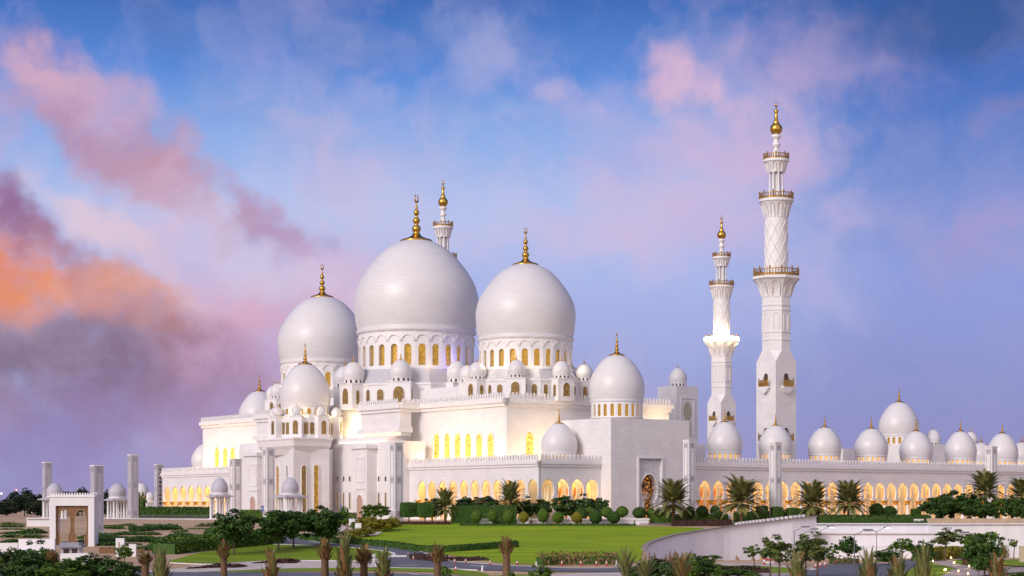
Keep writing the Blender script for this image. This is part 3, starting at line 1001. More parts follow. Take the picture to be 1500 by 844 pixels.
bm = [b0 + (b9 - b0) * i / nb2 for i in range(nb2 + 1)]
t4, fr4, _, _ = arcade('arcade_wing', 'low lit arcade wing at the far left end of the mosque beside a slim pillar', 'L', 0.0, sv(0, 338), sv(0, 238), 1, bm, 0, None)

# amber doors at the back of some bays
for tt, f_, bb, idx in ((t2, fr2, br, (2, 3)), (t3, fr3, bq, (0, 1, 2))):
    for i in idx:
        m_ = MB(); m_.fprism(f_, [(bb[i] + a, z) for a, z in arch_poly(2.6, ZG + .1, 8.3, 8, .5)], -5.45, -5.2)
        part('inner_door', m_, wood_door, tt)

# domes on the courtyard arcade
for px, top, dpx, yb in ((1061.5, 618, 52.5, 664), (1136, 623, 50, 664.5), (1208, 626, 49.6, 667), (1276.3, 628.5, 49.4, 668.5), (1342, 631, 49, 672), (1407, 633, 47, 673), (1468.3, 636, 46, 675), (1527, 640, 44, 677)):
    vv = 6.0
    uu_ = su(vv, px)
    s_ = scl_at(uu_, vv)
    rad = dpx / 2 / s_
    zb = zz(yb, uu_, vv)
    zs = ((yb - top) / s_ / rad - .5) / .945
    add_dome(t3, uu_, vv, zb, rad, round(zs, 1), .30, 18, 'glow', 1.0, 'roof_dome')

# ---------------------------------------------------------------- front block and domed pavilion on the left-hand front
UF = -2.0
va, vb = sv(UF, 590), sv(UF, 350)
blk = mthing('entrance_block', 'plain white marble block with slit windows and a small arched door, joining the domed pavilion', 'building', UF, va)
w = MB()
zt = zz(646, UF, sv(UF, 585))
w.box(UF, -.02, va, vb, ZG, zt); w.box(-.021, 4.8, sv(0, 596), vb, ZG, zt); w.box(-.021, 4.8, va, sv(0, 596) - .002, 11.8, zt - .003)
part('wall', w, marble, blk)
w = MB()
p0, p1 = sv(UF - 3, 537.5), sv(UF - 3, 515)
zp = zz(657, UF - 3, p0)
w.box(UF - 3, UF - .01, p0, p1, ZG, zp)
w.box(UF - 3.5, UF - .01, p0 - .5, p1 + .5, zp, zp + 1.0)
q0, q1 = sv(UF - 3, 377), sv(UF - 3, 357)
zq = zz(668, UF - 3, q0)
w2_ = MB()
w2_.box(UF - 3, UF - .01, q0, q1, ZG, zq)
w2_.box(UF - 3.5, UF - .01, q0 - .5, q1 + .5, zq, zq + 1.0)
part('pier', w, marble, blk); part('pier', w2_, marble, blk)
for a, b, zz_, pxd in ((p0, p1, zp, 528), (q0, q1, zq, 371)):
    m_ = MB(); f_ = FL(UF - 3)
    c = sv(UF - 3, pxd)
    # raised frame of the blind panel, then the arched door
    for (s0, s1, z0, z1) in ((c - 2.2, c + 2.2, zz_ - 8.6, zz_ - 8.3), (c - 2.2, c + 2.2, zz_ - 2.5, zz_ - 2.2), (c - 2.2, c - 1.9, zz_ - 8.3, zz_ - 2.5), (c + 1.9, c + 2.2, zz_ - 8.3, zz_ - 2.5)):
        m_.fbox(f_, s0, s1, z0, z1, 0, .18)
    part('panel_frame', m_, marble_plain, blk)
    window(blk, f_, c, ZG + .1, 2.9, 6.2, mat('blush_door', (0.52, 0.33, 0.27), 0.6, noise=(0.42, 0.26, 0.2), nscale=.8), 'door', True, marble_plain, .25, .3, .3)
    m_ = MB(); m_.fbox(f_, c - 2.6, c + 2.6, ZG + 7.8, ZG + 8.1, 0, .25)
    part('door_hood', m_, marble_plain, blk)
for px in (495, 504, 513, 555.5, 565.5):
    c = sv(UF, px)
    for (y0, y1) in ((705, 698), (746, 722)):
        m_ = MB(); m_.fbox(FL(UF), c - .42, c + .42, zz(y0, UF, c), zz(y1, UF, c), .01, .06)
        o = part('slit_window', m_, win_olive if y0 > 710 else glass_dark, blk)
        m_ = MB()
        for sg in (-1, 1):
            m_.fbox(FL(UF), c + sg * .42, c + sg * .62, zz(y0, UF, c), zz(y1, UF, c) + .2, 0, .2)
        part('frame', m_, marble_plain, o)

# pavilion
pc = LOC(*atp(447, 515))
pav = mthing('domed_pavilion', 'white marble pavilion with tall gold slit windows and one large dome ringed by little domes', 'pavilion', pc[0], pc[1])
vtx = [LOC(*atp(p, d)) for p, d in ((396, 529), (402, 512), (430, 498.4), (454, 501.8), (482, 503.9), (488.5, 510.4))]
poly = vtx + [(UF + .2, vtx[-1][1] + .5), (UF + .2, vtx[0][1])]
w = MB(); zcr = zz(659, *vtx[2])
w.prism(poly, ZG, zcr + .4)
part('wall', w, marble, pav)
cr = LOC(*atp(430, 497.4))
ux = su(cr[1], 487)
vx = sv(cr[0], 376)
zc1 = zz(640.5, *cr)
w = MB()
def rect(e):
    return [(cr[0] - e, cr[1] - e), (ux + e, cr[1] - e), (ux + e, vx + e), (cr[0] - e, vx + e)]
w.prism(rect(-1.6), zcr - 1.2, zcr, 0, rect(-.9))
w.prism(rect(-1.0), zcr + .01, zcr + 1.1, 0, rect(-.2))
w.prism(rect(-.25), zcr + 1.11, zc1 - .5, 0, rect(0))
w.prism(rect(0.2), zc1 - .49, zc1)
part('crown', w, marble_plain, pav)
clerestory(pav, pc, 9.0, zc1 + .01, zz(612.5, *pc), 3.4, 1.35, 1.35, 'tier', small=True, view=239)
ztr = zz(612.5, *pc)
w = MB(); w.lathe([(8.2, ztr - .2), (7.2, ztr + .4), (7.0, ztr + .8)], (pc[0], pc[1], 0), 32)
part('dome_base', w, roof_grey, pav)
sp_ = scl_at(*pc)
add_dome(pav, pc[0], pc[1], zz(597, *pc), 37.4 / sp_, 1.26, .42, 18, 'gold', 1.12, 'dome', dn=56)
# tall slit windows
def facewin(pa, pb, px, y0, y1, wdt, m_):
    (xa, ya), (xb, yb) = W(*pa), W(*pb)
    k = (px - 750.0) / F
    tt = (k * ya - xa) / ((xb - xa) - k * (yb - ya))
    cu, cv = pa[0] + (pb[0] - pa[0]) * tt, pa[1] + (pb[1] - pa[1]) * tt
    du, dv = pb[0] - pa[0], pb[1] - pa[1]
    l_ = math.hypot(du, dv); du /= l_; dv /= l_
    nu, nv = dv, -du
    # outward = towards the viewer
    cx, cy = W(cu, cv)
    tow = LOC(0, 0)
    if nu * (tow[0] - cu) + nv * (tow[1] - cv) < 0:
        nu, nv = -nu, -nv
    fr_ = lambda s_, h, z: (cu + du * s_ + nu * h, cv + dv * s_ + nv * h, z)
    zb = (HY - y0) / F * cy; z1_ = (HY - y1) / F * cy
    return window(pav, fr_, 0, zb, wdt, z1_ - zb, m_, 'slit_window', True, marble_plain, .1, .25, .2)
facewin(vtx[1], vtx[2], 407.6, 750, 682, 2.0, win_gold)
facewin(vtx[1], vtx[2], 421.5, 699, 682, .9, glass_dark)
facewin(vtx[2], vtx[3], 444.6, 750, 682, 1.4, win_olive)
facewin(vtx[3], vtx[4], 463, 750, 681, 1.25, win_gold)

# ---------------------------------------------------------------- entrance portal
PV = -3.84
u0 = su(PV, 895); u1 = su(PV, 1010)
por = mthing('entrance_portal', 'tall plain marble portal block with keyhole doorway of stained glass and one dome', 'portal', u0, PV)
zp = zz(612, u0, PV)
w = MB()
dc = su(PV, 952.5)                       # doorway axis
w.box(u0, dc - 3.55, PV, 16, ZG, zp)
w.box(dc + 3.55, u1, PV, 16, ZG, zp)
zfr = zz(672, dc, PV)
w.box(dc - 3.55, dc + 3.55, PV, 16, zfr, zp)
w.box(dc - 3.55, dc + 3.55, PV + 2.3, 16, ZG, zfr)
part('wall', w, marble, por)
w = MB()
fr_ = FF(PV)
for s0, s1, z0, z1 in ((dc - 3.95, dc - 3.5, ZG, zfr + .4), (dc + 3.5, dc + 3.95, ZG, zfr + .4), (dc - 3.5, dc + 3.5, zfr, zfr + .4)):
    w.fbox(fr_, s0, s1, z0, z1, -.5, .22)
part('door_surround', w, marble_plain, por)
carved = lattice_mat('carved_screen', (0, 0, 0, 1), (0.66, 0.645, 0.68, 1), 2.6, 0.0)
def carve(m):
    nt = m.node_tree; b = nt.nodes['Principled BSDF']
    b.inputs['Metallic'].default_value = 0; b.inputs['Roughness'].default_value = .7
    v = [n for n in nt.nodes if n.type == 'TEX_VORONOI'][0]
    rp = nt.nodes.new('ShaderNodeMapRange'); nt.links.new(v.outputs['Distance'], rp.inputs[0])
    rp.inputs[1].default_value = .05; rp.inputs[2].default_value = .2
    mx_ = nt.nodes.new('ShaderNodeMix'); mx_.data_type = 'RGBA'
    nt.links.new(rp.outputs[0], mx_.inputs[0]); mx_.inputs[6].default_value = (.72, .70, .73, 1); mx_.inputs[7].default_value = (.46, .445, .49, 1)
    nt.links.new(mx_.outputs[2], b.inputs['Base Color'])
carve(carved)
w = MB()
ko = keyhole(5.0, ZG, zz(694, dc, PV), 1.6, 4.3, 12)
w.bay(FF(PV + .5), dc, 7.0, ZG, zfr, ko, -1.5, 0)
part('carved_panel', w, carved, por)
w = MB()
for sg in (-1, 1):
    pts = [fr_(dc + sg * a * 1.06, -.42, z) for a, z in ko]
    w.tube(pts, .22, 6)
part('arch_moulding', w, marble_plain, por)
stained = lattice_mat('stained_glass', (1.0, 0.36, 0.05, 1), (0.06, 0.035, 0.02, 1), 1.4, 0.6, 0.08)
w = MB(); w.fbox(FF(PV + 2.29), dc - 3.4, dc + 3.4, ZG + .05, zfr - .05, 0, .12)
dg = part('stained_glass_door', w, stained, por)
w = MB()
f3 = FF(PV + 2.29)
for s_ in (-1.2, 0, 1.2):
    w.fbox(f3, dc + s_ - .09, dc + s_ + .09, ZG + .1, 1.9, .13, .25)
w.fbox(f3, dc - 2.2, dc + 2.2, 1.9, 2.1, .13, .26)
part('door_bars', w, glass_dark, dg)
w = MB()
for k in range(9):
    a = R(20 + 140 * k / 8)
    w.tube([f3(dc, .2, 2.1), f3(dc + 1.9 * math.cos(a) * .6, .2, 2.1 + 1.6 * math.sin(a)), f3(dc + 2.1 * math.cos(a), .2, 2.1 + 2.0 * math.sin(a))], .07, 5)
part('fan_tracery', w, marble_plain, dg)
w = MB()
w.box(u0 + .5, u1 - .5, PV + .5, 15.5, zp - .4, zp + .05)
part('roof', w, roof_grey, por)
ud = su(10.5, 903.5)
sd_ = scl_at(ud, 10.5)
add_dome(por, ud, 10.5, zz(589, ud, 10.5), 41.0 / sd_, 1.24, .60, 22, 'gold', 1.1, 'dome', dn=56)

# ---------------------------------------------------------------- corner stair tower with a small dome
def stair_tower(px, d, side, ztop, label, drad, niche=True):
    c0 = LOC(*atp(px, d))
    t_ = mthing('stair_tower', label, 'tower', c0[0], c0[1])
    m_ = MB(); m_.box(c0[0], c0[0] + side, c0[1], c0[1] + side, ZG, ztop)
    part('wall', m_, marble, t_)
    if niche:
        f_ = FF(c0[1]); c = c0[0] + side * .5
        k = keyhole(3.0, ztop - 14, ztop - 4.4, ztop - 9.2, 2.6, 10)
        m_ = MB(); m_.fprism(f_, [(c - a, z) for a, z in k] + [(c + a, z) for a, z in k[::-1]][1:], .02, .08)
        part('niche', m_, mat('niche_stone', (.50, .44, .30), .7, noise=(.40, .38, .30), nscale=.4), t_)
        m_ = MB()
        for s0, s1, z0, z1 in ((c - 2.6, c - 2.3, ztop - 14, ztop - 3.2), (c + 2.3, c + 2.6, ztop - 14, ztop - 3.2), (c - 2.3, c + 2.3, ztop - 3.5, ztop - 3.2)):
            m_.fbox(f_, s0, s1, z0, z1, 0, .2)
        part('niche_frame', m_, marble_plain, t_)
    add_dome(t_, c0[0] + side / 2, c0[1] + side / 2, ztop + drad * .42, drad, 1.2, .42, 14, 'dark', .8, 'dome', dn=28, crescent=False)
    return t_
stair_tower(991, 530, 8.0, (HY - 565) / F * 530, 'square white tower with a keyhole niche and small grey dome behind the portal roof', 2.55)
stair_tower(1368, 640, 6.0, (HY - 652) / F * 640, 'small square white tower under a pale dome between two arcade domes, far right', 2.6, False)

# far gate across the courtyard
gu, gv = LOC(*atp(1317, 640))
gate = mthing('far_gatehouse', 'distant white gatehouse with the largest of the right-hand domes rising behind the arcade', 'gatehouse', gu, gv)
w = MB()
sg_ = scl_at(gu, gv)
w.box(gu - 6, gu + 10, gv - 13, gv + 12, ZG, zz(652, gu, gv))
w.box(gu - 4, gu + 12, gv + 22, gv + 32, ZG, zz(655, gu, gv))
part('wall', w, marble, gate)
add_dome(gate, gu, gv, zz(639, gu, gv), 29.5 / sg_, 1.24, .45, 20, 'gold', 1.0, 'dome')
for px, d, yb, rad, top in ((1422, 640, 650, 2.4, 0), (1437, 600, 676, 3.6, 0), (1497, 590, 676, 3.6, 0)):
    a, b = LOC(*atp(px, d))
    t_ = mthing('far_pavilion', {1422: 'tiny pale dome peeping over the arcade left of the right-hand pillar', 1437: 'white dome half hidden behind the right-hand roof pillar', 1497: 'white dome cut by the right edge behind the arcade'}[px], 'pavilion', a, b)
    m_ = MB(); m_.box(a - rad * 1.15, a + rad * 1.15, b - rad * 1.15, b + rad * 1.15, ZG, zz(yb, a, b) - rad * .3)
    part('wall', m_, marble, t_)
    add_dome(t_, a, b, zz(yb, a, b), rad, 1.2, .3, 14, 'glow', 1.0, 'dome', dn=28, crescent=False)
# low white wall blocks between the minarets and on the arcade roof
for px0, px1, y, d, lab in ((1010, 1034, 654, 520, 'low cream roof block glowing beside the stair tower'),):
    a, b = LOC(*atp(px0, d))
    t_ = mthing('roof_block', lab, 'building', a, b)
    m_ = MB(); ln = (px1 - px0) / 4.1
    m_.box(a, a + ln, b, b + 8, ZG, (HY - y) / F * d)
    part('wall', m_, marble, t_)
    m_ = MB(); merlons(m_, FF(b), a, a + ln, (HY - y) / F * d, 1.0, .9)
    part('parapet', m_, marble_plain, t_)

# ---------------------------------------------------------------- minarets
def railing(mb, r, z, h, n=24, m=0):
    mb.lathe([(r - .08, z + h * .82), (r + .08, z + h * .82), (r + .08, z + h * .95), (r - .08, z + h * .95), (r - .08, z + h * .82)], n=n, m=m)
    mb.lathe([(r - .05, z + .02), (r + .05, z + .02), (r + .05, z + h * .14), (r - .05, z + h * .14)], n=n, m=m)
    mb.lathe([(r, z + h * .14), (r, z + h * .34)], n=n, m=m)
    for i in range(n * 2):
        a = 2 * math.pi * i / (n * 2)
        k = 1.25 if i % 4 == 0 else .9
        x, y = r * math.cos(a), r * math.sin(a)
        t = .13 if i % 4 == 0 else .07
        mb.box(x - t, x + t, y - t, y + t, z, z + h * k, m)
def oct_ring(r, z, rot=22.5):
    a = r / math.cos(R(22.5))
    return [(a * math.cos(R(rot + 45 * i)), a * math.sin(R(rot + 45 * i)), z) for i in range(8)]
def minaret_parts(root, lit=False):
    off = {}
    S = 3.65
    def P(name, mb, m_, par=root, smooth=False):
        return link(name, mb.mesh(name, m_, smooth), par)
    sq = MB()
    sq.box(-S, S, -S, S, 0, 41.0)
    # chamfer from the square to the octagon
    ro = 3.72
    oc = oct_ring(ro, 43.6)
    pts = []
    for x, y in ((-1, -1), (1, -1), (1, 1), (-1, 1)):
        pts.append((x * S, y * S, 41.01))
    t_ = S * math.tan(R(22.5))
    base8 = [(S, -t_), (S, t_), (t_, S), (-t_, S), (-S, t_), (-S, -t_), (-t_, -S), (t_, -S)]
    vs = [(x, y, 43.9) for x, y in base8] + [(S, -S, 41.01), (S, S, 41.01), (-S, S, 41.01), (-S, -S, 41.01)]
    sq.add(vs, [(8, 9, 1, 0), (9, 2, 1), (9, 10, 3, 2), (10, 4, 3), (10, 11, 5, 4), (11, 6, 5), (11, 8, 7, 6), (8, 0, 7), (0, 1, 2, 3, 4, 5, 6, 7)])
    P('square_base', sq, marble)
    ot = MB()
    def octp(r, z0, z1, r2=None):
        a = oct_ring(r, z0); b = oct_ring(r2 or r, z1)
        n = 8
        ot.add(a + b, [(i, (i + 1) % 8, 8 + (i + 1) % 8, 8 + i) for i in range(8)] + [tuple(range(8, 16)), tuple(range(8))[::-1]])
    octp(3.6, 43.91, 62.0)
    for z in (46.6, 48.6, 54.4, 55.6):
        octp(3.75, z, z + .35)
    # blind arched panels on the eight faces
    for i in range(8):
        f_ = FR((0, 0), R(45 * i), 3.6)
        for sg in (-1, 1):
            ot.fbox(f_, sg * .75 - .07, sg * .75 + .07, 49.3, 53.2, 0, .14)
        a_ = [(.82 * math.cos(math.pi * q / 8), 53.2 + .7 * math.sin(math.pi * q / 8)) for q in range(9)]
        b_ = [(.68 * math.cos(math.pi * q / 8), 53.2 + .56 * math.sin(math.pi * q / 8)) for q in range(9)]
        vs = [f_(s_, .14, z_) for s_, z_ in a_] + [f_(s_, .14, z_) for s_, z_ in b_]
        ot.add(vs, [(q, q + 1, 9 + q + 1, 9 + q) for q in range(8)])
    P('octagonal_shaft', ot, marble)
    # flaring gallery with scalloped niches
    def gallery(name, r0, r1, z0, z1, n, seg8, niches=8, nw=.5):
        g = MB()
        a0 = R(22.5) if seg8 else 0
        q = 1 / math.cos(math.pi / 8) if seg8 else 1
        nn = 8 if seg8 else 32
        prof = []
        for k in range(9):
            t = k / 8
            prof.append(((r0 + (r1 - r0) * (t ** 1.9)) * q, z0 + (z1 - z0) * t))
        prof += [((r1 + .25) * q, z1 + .01), ((r1 + .25) * q, z1 + .7), (.1, z1 + .71)]
        g.lathe(prof, n=nn, a0=a0)
        for k in range(niches):
            an = R(360 / niches * k)
            hh = (z1 - z0)
            rr = r0 + (r1 - r0) * .95
            # a pointed niche hood reaching out under the gallery
            fr_ = lambda s_, h, z, an=an: ((r0 + h) * math.cos(an) - s_ * math.sin(an), (r0 + h) * math.sin(an) + s_ * math.cos(an), z)
            wq = nw * 2 * math.pi * r0 / niches * .9
            ap = arch_poly(wq, z0 + hh * .05, hh * .80, 6, .3)
            vs = []
            n_ = len(ap)
            def proj(zv):
                t = max(0, min(1, (zv - z0) / hh))
                return (r1 - r0) * (t ** 1.9) + .12
            fan = [fr_(s_, proj(z_) , z_) for s_, z_ in ap]
            outer = [fr_(s_ * 1.3, proj(min(z1, z_ + hh * .05)) + .1, z_ + (.06 * hh if z_ > z0 + hh * .4 else 0)) for s_, z_ in ap]
            g.add(fan + outer, [(i, (i + 1) % n_, n_ + (i + 1) % n_, n_ + i) for i in range(n_)])
            ins = [fr_(s_, .13, z_) for s_, z_ in ap]
            g.add(fan + ins, [(i, (i + 1) % n_, n_ + (i + 1) % n_, n_ + i) for i in range(n_)])
        return P(name, g, marble_plain)
    g1 = gallery('gallery', 3.62, 5.75, 57.8, 62.6, 8, True, 8, .62)
    rl = MB(); railing(rl, 5.9, 63.32, 2.0, 24)
    P('railing', rl, gold_rail, g1)
    # round shaft with a diagonal relief
    rs = MB(); rs.lathe([(3.0, 62.0), (2.95, 79.0)], n=32)
    P('round_shaft', rs, marble_plain, root, True)
    rb = MB()
    for k in range(9):
        for sg in (-1, 1):
            pts = []
            for q in range(15):
                t = q / 14
                an = 2 * math.pi * k / 9 + sg * t * R(120)
                pts.append(((2.99) * math.cos(an), (2.99) * math.sin(an), 64 + 14 * t))
            rb.tube(pts, .11, 4)
    P('relief', rb, marble_plain)
    g2 = gallery('gallery', 2.95, 4.25, 78.6, 82.9, 16, False, 12, .6)
    rl = MB(); railing(rl, 4.4, 83.62, 1.6, 20)
    P('railing', rl, gold_rail, g2)
    cl = MB(); cl.lathe([(1.15, 83), (1.15, 91.5)], n=16)
    P('lantern_core', cl, marble_plain, root, True)
    one = MB(); one.lathe([(.42, 83.62), (.42, 84.1), (.27, 84.3), (.25, 90.2), (.4, 90.6), (.44, 91)], n=10)
    ome = one.mesh('lantern_column', marble_plain, True)
    for k in range(8):
        an = R(45 * k + 22)
        link('lantern_column', ome, root, (1.75 * math.cos(an), 1.75 * math.sin(an), 0))
    g3 = gallery('gallery', 2.15, 3.05, 90.6, 93.4, 16, False, 10, .6)
    rl = MB(); railing(rl, 3.2, 94.12, 1.4, 16)
    P('railing', rl, gold_rail, g3)
    nk = MB(); nk.lathe([(.95, 94), (.95, 96), (.7, 96.6), (.65, 97.4), (1.15, 97.8), (1.15, 98.1), (.7, 98.5), (.8, 99.6), (1.25, 99.9), (1.25, 100.3), (.9, 100.6)], n=16)
    P('neck', nk, marble_plain, root, True)
    fb = MB()
    prof = [(.7, 100.5)] + [(1.62 * math.sin(math.pi * k / 12), 102.2 - 1.7 * math.cos(math.pi * k / 12)) for k in range(2, 11)] + [(.8, 103.9), (.85, 104.2), (.5, 104.6), (.4, 106.2), (.3, 106.6), (.62, 107.1), (.5, 107.6), (.15, 107.9), (.08, 108.4)]
    prof = [(r, 100.5 + (z - 100.5) * .92) for r, z in prof]
    fb.lathe(prof, n=20)
    pts = [(.42 * math.sin(R(20 + 320 * i / 14)), 0, 108.55 + .7 * math.cos(R(20 + 320 * i / 14))) for i in range(15)]
    fb.tube(pts, [.05 + .14 * math.sin(math.pi * i / 14) for i in range(15)], 6)
    P('finial', fb, gold, root, True)
    # balconies on the square base
    def balcony(an, z):
        f_ = lambda s_, h, zq: ((S + h) * math.cos(an) - s_ * math.sin(an), (S + h) * math.sin(an) + s_ * math.cos(an), zq)
        m_ = MB(); m_.fprism(f_, arch_poly(1.5, z, 3.4, 8, .2), .01, .07)
        d_ = P('balcony_door', m_, glass_dark)
        m_ = MB(); m_.fprism(f_, [(-1.7, z), (1.7, z), (1.7, z - .5), (.9, z - 1.4), (0, z - 2.0), (-.9, z - 1.4), (-1.7, z - .5)], 0, .9)
        b_ = P('balcony', m_, marble_plain)
        m_ = MB()
        for s_ in [-1.7 + 3.4 * q / 8 for q in range(9)]:
            k = 1.9 if q % 4 == 0 else 1.5
            m_.fbox(f_, s_ - .09, s_ + .09, z, z + 1.6 + (.5 if abs(s_) > 1.6 or abs(s_) < .1 else 0), .95, 1.1)
        m_.fbox(f_, -1.75, 1.75, z + .05, z + .9, .98, 1.06)
        m_.fbox(f_, -1.75, 1.75, z + 1.35, z + 1.55, .93, 1.12)
        P('balcony_rail', m_, gold, b_)
    for an in (R(180), R(270)):
        balcony(an, 34.6); balcony(an, 20.4)
    if lit:
        m_ = MB()
        m_.lathe([(6.1, 63.5), (6.4, 63.6), (6.4, 64.8), (6.2, 64.9), (6.1, 63.5)], n=40)
        P('floodlight', m_, mat('gallery_floodlight', (.9, .9, .8), .4, emit=(1.0, .88, .55), estr=7.0), g1)
def minaret(px, d, label, lit=False):
    x, y = atp(px, d)
    o = thing('minaret', label, 'minaret', (x, y, ZG), R(36), 'minarets of the mosque')
    OFF[o.name] = (0, 0, 0)
    minaret_parts(o, lit)
    return o
m1 = minaret(1137, 500, 'nearest and tallest-looking minaret, white with bronze galleries, behind the arcade right of the portal')
m1.scale = (1, 1, 1.002)
m2 = minaret(1057, 698, 'more distant minaret whose lower gallery is ablaze with floodlights, left of the tallest one', True)
m3 = minaret(649, 627, 'minaret mostly hidden behind the central great dome, only its lantern and golden tip showing')
m2.scale = (1, 1, 1.008); m3.scale = (1, 1, 1.014)

# ---------------------------------------------------------------- the building's own lamps
strip('arcade_lamps', (4.6, 5.5), (4.6, sv(0, 602)), 9.0, (0.1, 0, -1), .8, 3900, WARM)
strip('arcade_lamps', (1.5, 1.5), (1.5, sv(0, 602)), 9.0, (0.0, 0, -1), .8, 1750, CREAM)
strip('arcade_lamps', (5.5, 4.6), (up0 - .5, 4.6), 9.0, (0, .1, -1), .8, 1500, WARM)
strip('arcade_lamps', (1.5, 1.5), (up0 - .5, 1.5), 9.0, (0, 0, -1), .8, 700, CREAM)
strip('arcade_lamps', (su(0, 1010), 4.6), (ue, 4.6), 9.0, (0, .1, -1), .8, 9200, WARM)
strip('arcade_lamps', (su(0, 1010), 1.5), (ue, 1.5), 9.0, (0, 0, -1), .8, 3600, CREAM)
strip('arcade_lamps', (4.6, sv(0, 336)), (4.6, sv(0, 240)), 9.0, (0.1, 0, -1), .8, 3600, WARM)
strip('arcade_lamps', (1.5, sv(0, 336)), (1.5, sv(0, 240)), 9.0, (0, 0, -1), .8, 1500, CREAM)
# floods on the lower roof washing the upper hall
strip('wall_flood', (3.0, VC2 + 1), (3.0, sv(0, 600)), 10.2, (.5, 0, .9), .5, 3400, CREAM)
strip('wall_flood', (UU + 2, VC2 - 7), (su(VC2, 850), VC2 - 7), 10.2, (0, .5, .9), .5, 2200, CREAM)
strip('wall_flood', (3.0, sv(0, 345)), (3.0, VEND - 2), 10.2, (.5, 0, .9), .5, 4600, CREAM)
strip('ledge_flood', (1.6, b1b + 1), (1.6, sv(1.6, 497)), 19.0, (.6, 0, .8), .4, 1500, CREAM)
strip('ledge_flood', (0.2, b1a + .5), (0.2, b1b), 18.9, (.25, 0, 1), .3, 300, CREAM)
strip('ledge_flood', (0.2, b2a), (0.2, b2b), 18.9, (.25, 0, 1), .3, 500, CREAM)
strip('ledge_flood', (-1.2, b1a + .5), (-1.2, sv(-1.2, 497)), zt if False else 17.3, (.2, 0, 1), .25, 260, CREAM)
strip('portal_flood', (su(VC2, 945), VC2 - 5), (su(VC2, 980), VC2 - 5), 21.8, (0, .8, .7), .4, 500, CREAM)
strip('side_flood', (su(13, 840), 13), (su(13, 884), 13), 10.3, (0, .8, .6), .4, 900, (1, .62, .32))

def point(name, loc, watts, color, r=.3):
    l = bpy.data.lights.new(name, 'POINT'); l.energy = watts; l.color = color; l.shadow_soft_size = r
    o = bpy.data.objects.new(name, l); COL.objects.link(o); o.location = loc
    return o
# ring of lamps under the pavilion dome, the great drums and the arcade domes
for cc, rr_, z_, n_, wt in ((pc, 8.3, ztr + .9, 6, 110),):
    for k in range(n_):
        a = R(150 + 30 * k)
        x, y = W(cc[0] + rr_ * math.cos(a), cc[1] + rr_ * math.sin(a))
        point('dome_lamp', (x, y, z_), wt, CREAM)
for cc, rr_, z_, wt in ((cR, 14.6, 35.5, 160), (cL, 14.6, 35.5, 160)):
    for k in range(6):
        a = R(160 + 28 * k)
        x, y = W(cc[0] + rr_ * math.cos(a), cc[1] + rr_ * math.sin(a))
        point('drum_lamp', (x, y, z_), wt, (1.0, .78, .48))
for k in range(6):
    a = R(150 + 36 * k); cx_, cy_ = atp(1057, 698)
    xx, yy = cx_ + 5.2 * math.cos(a + R(36)), cy_ + 5.2 * math.sin(a + R(36))
    point('gallery_lamp', (xx, yy, 64.2), 300, (1, .84, .5)); point('gallery_lamp', (xx + .9 * math.cos(a + R(36)) * 1.6, yy + 1.5 * math.sin(a + R(36)), 59.5), 110, (1, .84, .5))
# the violet floodlight on the right of the central drum
a = R(275); x, y = W(cM[0] + 19.2 * math.cos(a), cM[1] + 19.2 * math.sin(a))
point('drum_lamp', (x, y, 39.5), 550, (.38, .28, 1.0))
a = R(250); x, y = W(cM[0] + 19.0 * math.cos(a), cM[1] + 19.0 * math.sin(a))
point('drum_lamp', (x, y, 38.5), 120, (1.0, .62, .3))
# ================================================================ GROUND
def grid_ground():
    xs = [-4000, -2000, -1000, -600, -400, -300, -240] + [-200 + 8 * i for i in range(28)]
    x = W1P[0][0] - 12
    xs = [q for q in xs if q < x - 2] + [x + 1.2 * i for i in range(0, 60)]
    k = xs[-1]
    xs += [k + 4 * i for i in range(1, 26)] + [k + 140, k + 240, k + 500, k + 1500, k + 4000]
    ys = [-300, 0, 120, 200, 240, 270, 300, 320, 340] + [345 + 1.2 * i for i in range(60)] + [421, 430, 440, 452, 470, 500, 560, 640, 760, 900, 1300, 2000, 4000, 9000]
    ys = sorted(set(ys + [355, 400]))
    vs = [(x, y, H(x, y)) for y in ys for x in xs]
    n = len(xs)
    fs = [(j * n + i, j * n + i + 1, (j + 1) * n + i + 1, (j + 1) * n + i) for j in range(len(ys) - 1) for i in range(n - 1)]
    m = MB(); m.add(vs, fs)
    return struct('ground', m, sand)
grid_ground()
_seq = [0]
def lift():
    _seq[0] += 1
    return _seq[0] * .006
BREAK = [300, 355, 400, 430, 452]
def sheet_world(name, pts, m, off=.05, ramp_only=False, kind='structure'):
    bm = bmesh.new()
    f = bm.faces.new([bm.verts.new((p[0], p[1], 0)) for p in pts])
    for yb in BREAK:
        bmesh.ops.bisect_plane(bm, geom=bm.verts[:] + bm.edges[:] + bm.faces[:], plane_co=(0, yb, 0), plane_no=(0, 1, 0))
    bmesh.ops.triangulate(bm, faces=bm.faces[:])
    off += lift()
    for v in bm.verts:
        v.co.z = (ramp(v.co.y) if ramp_only else H(v.co.x, v.co.y)) + off
    bmesh.ops.recalc_face_normals(bm, faces=bm.faces[:])
    me = bpy.data.meshes.new(name); bm.to_mesh(me); bm.free()
    me.materials.append(m)
    o = link(name, me)
    if kind:
        o['kind'] = kind
    return o
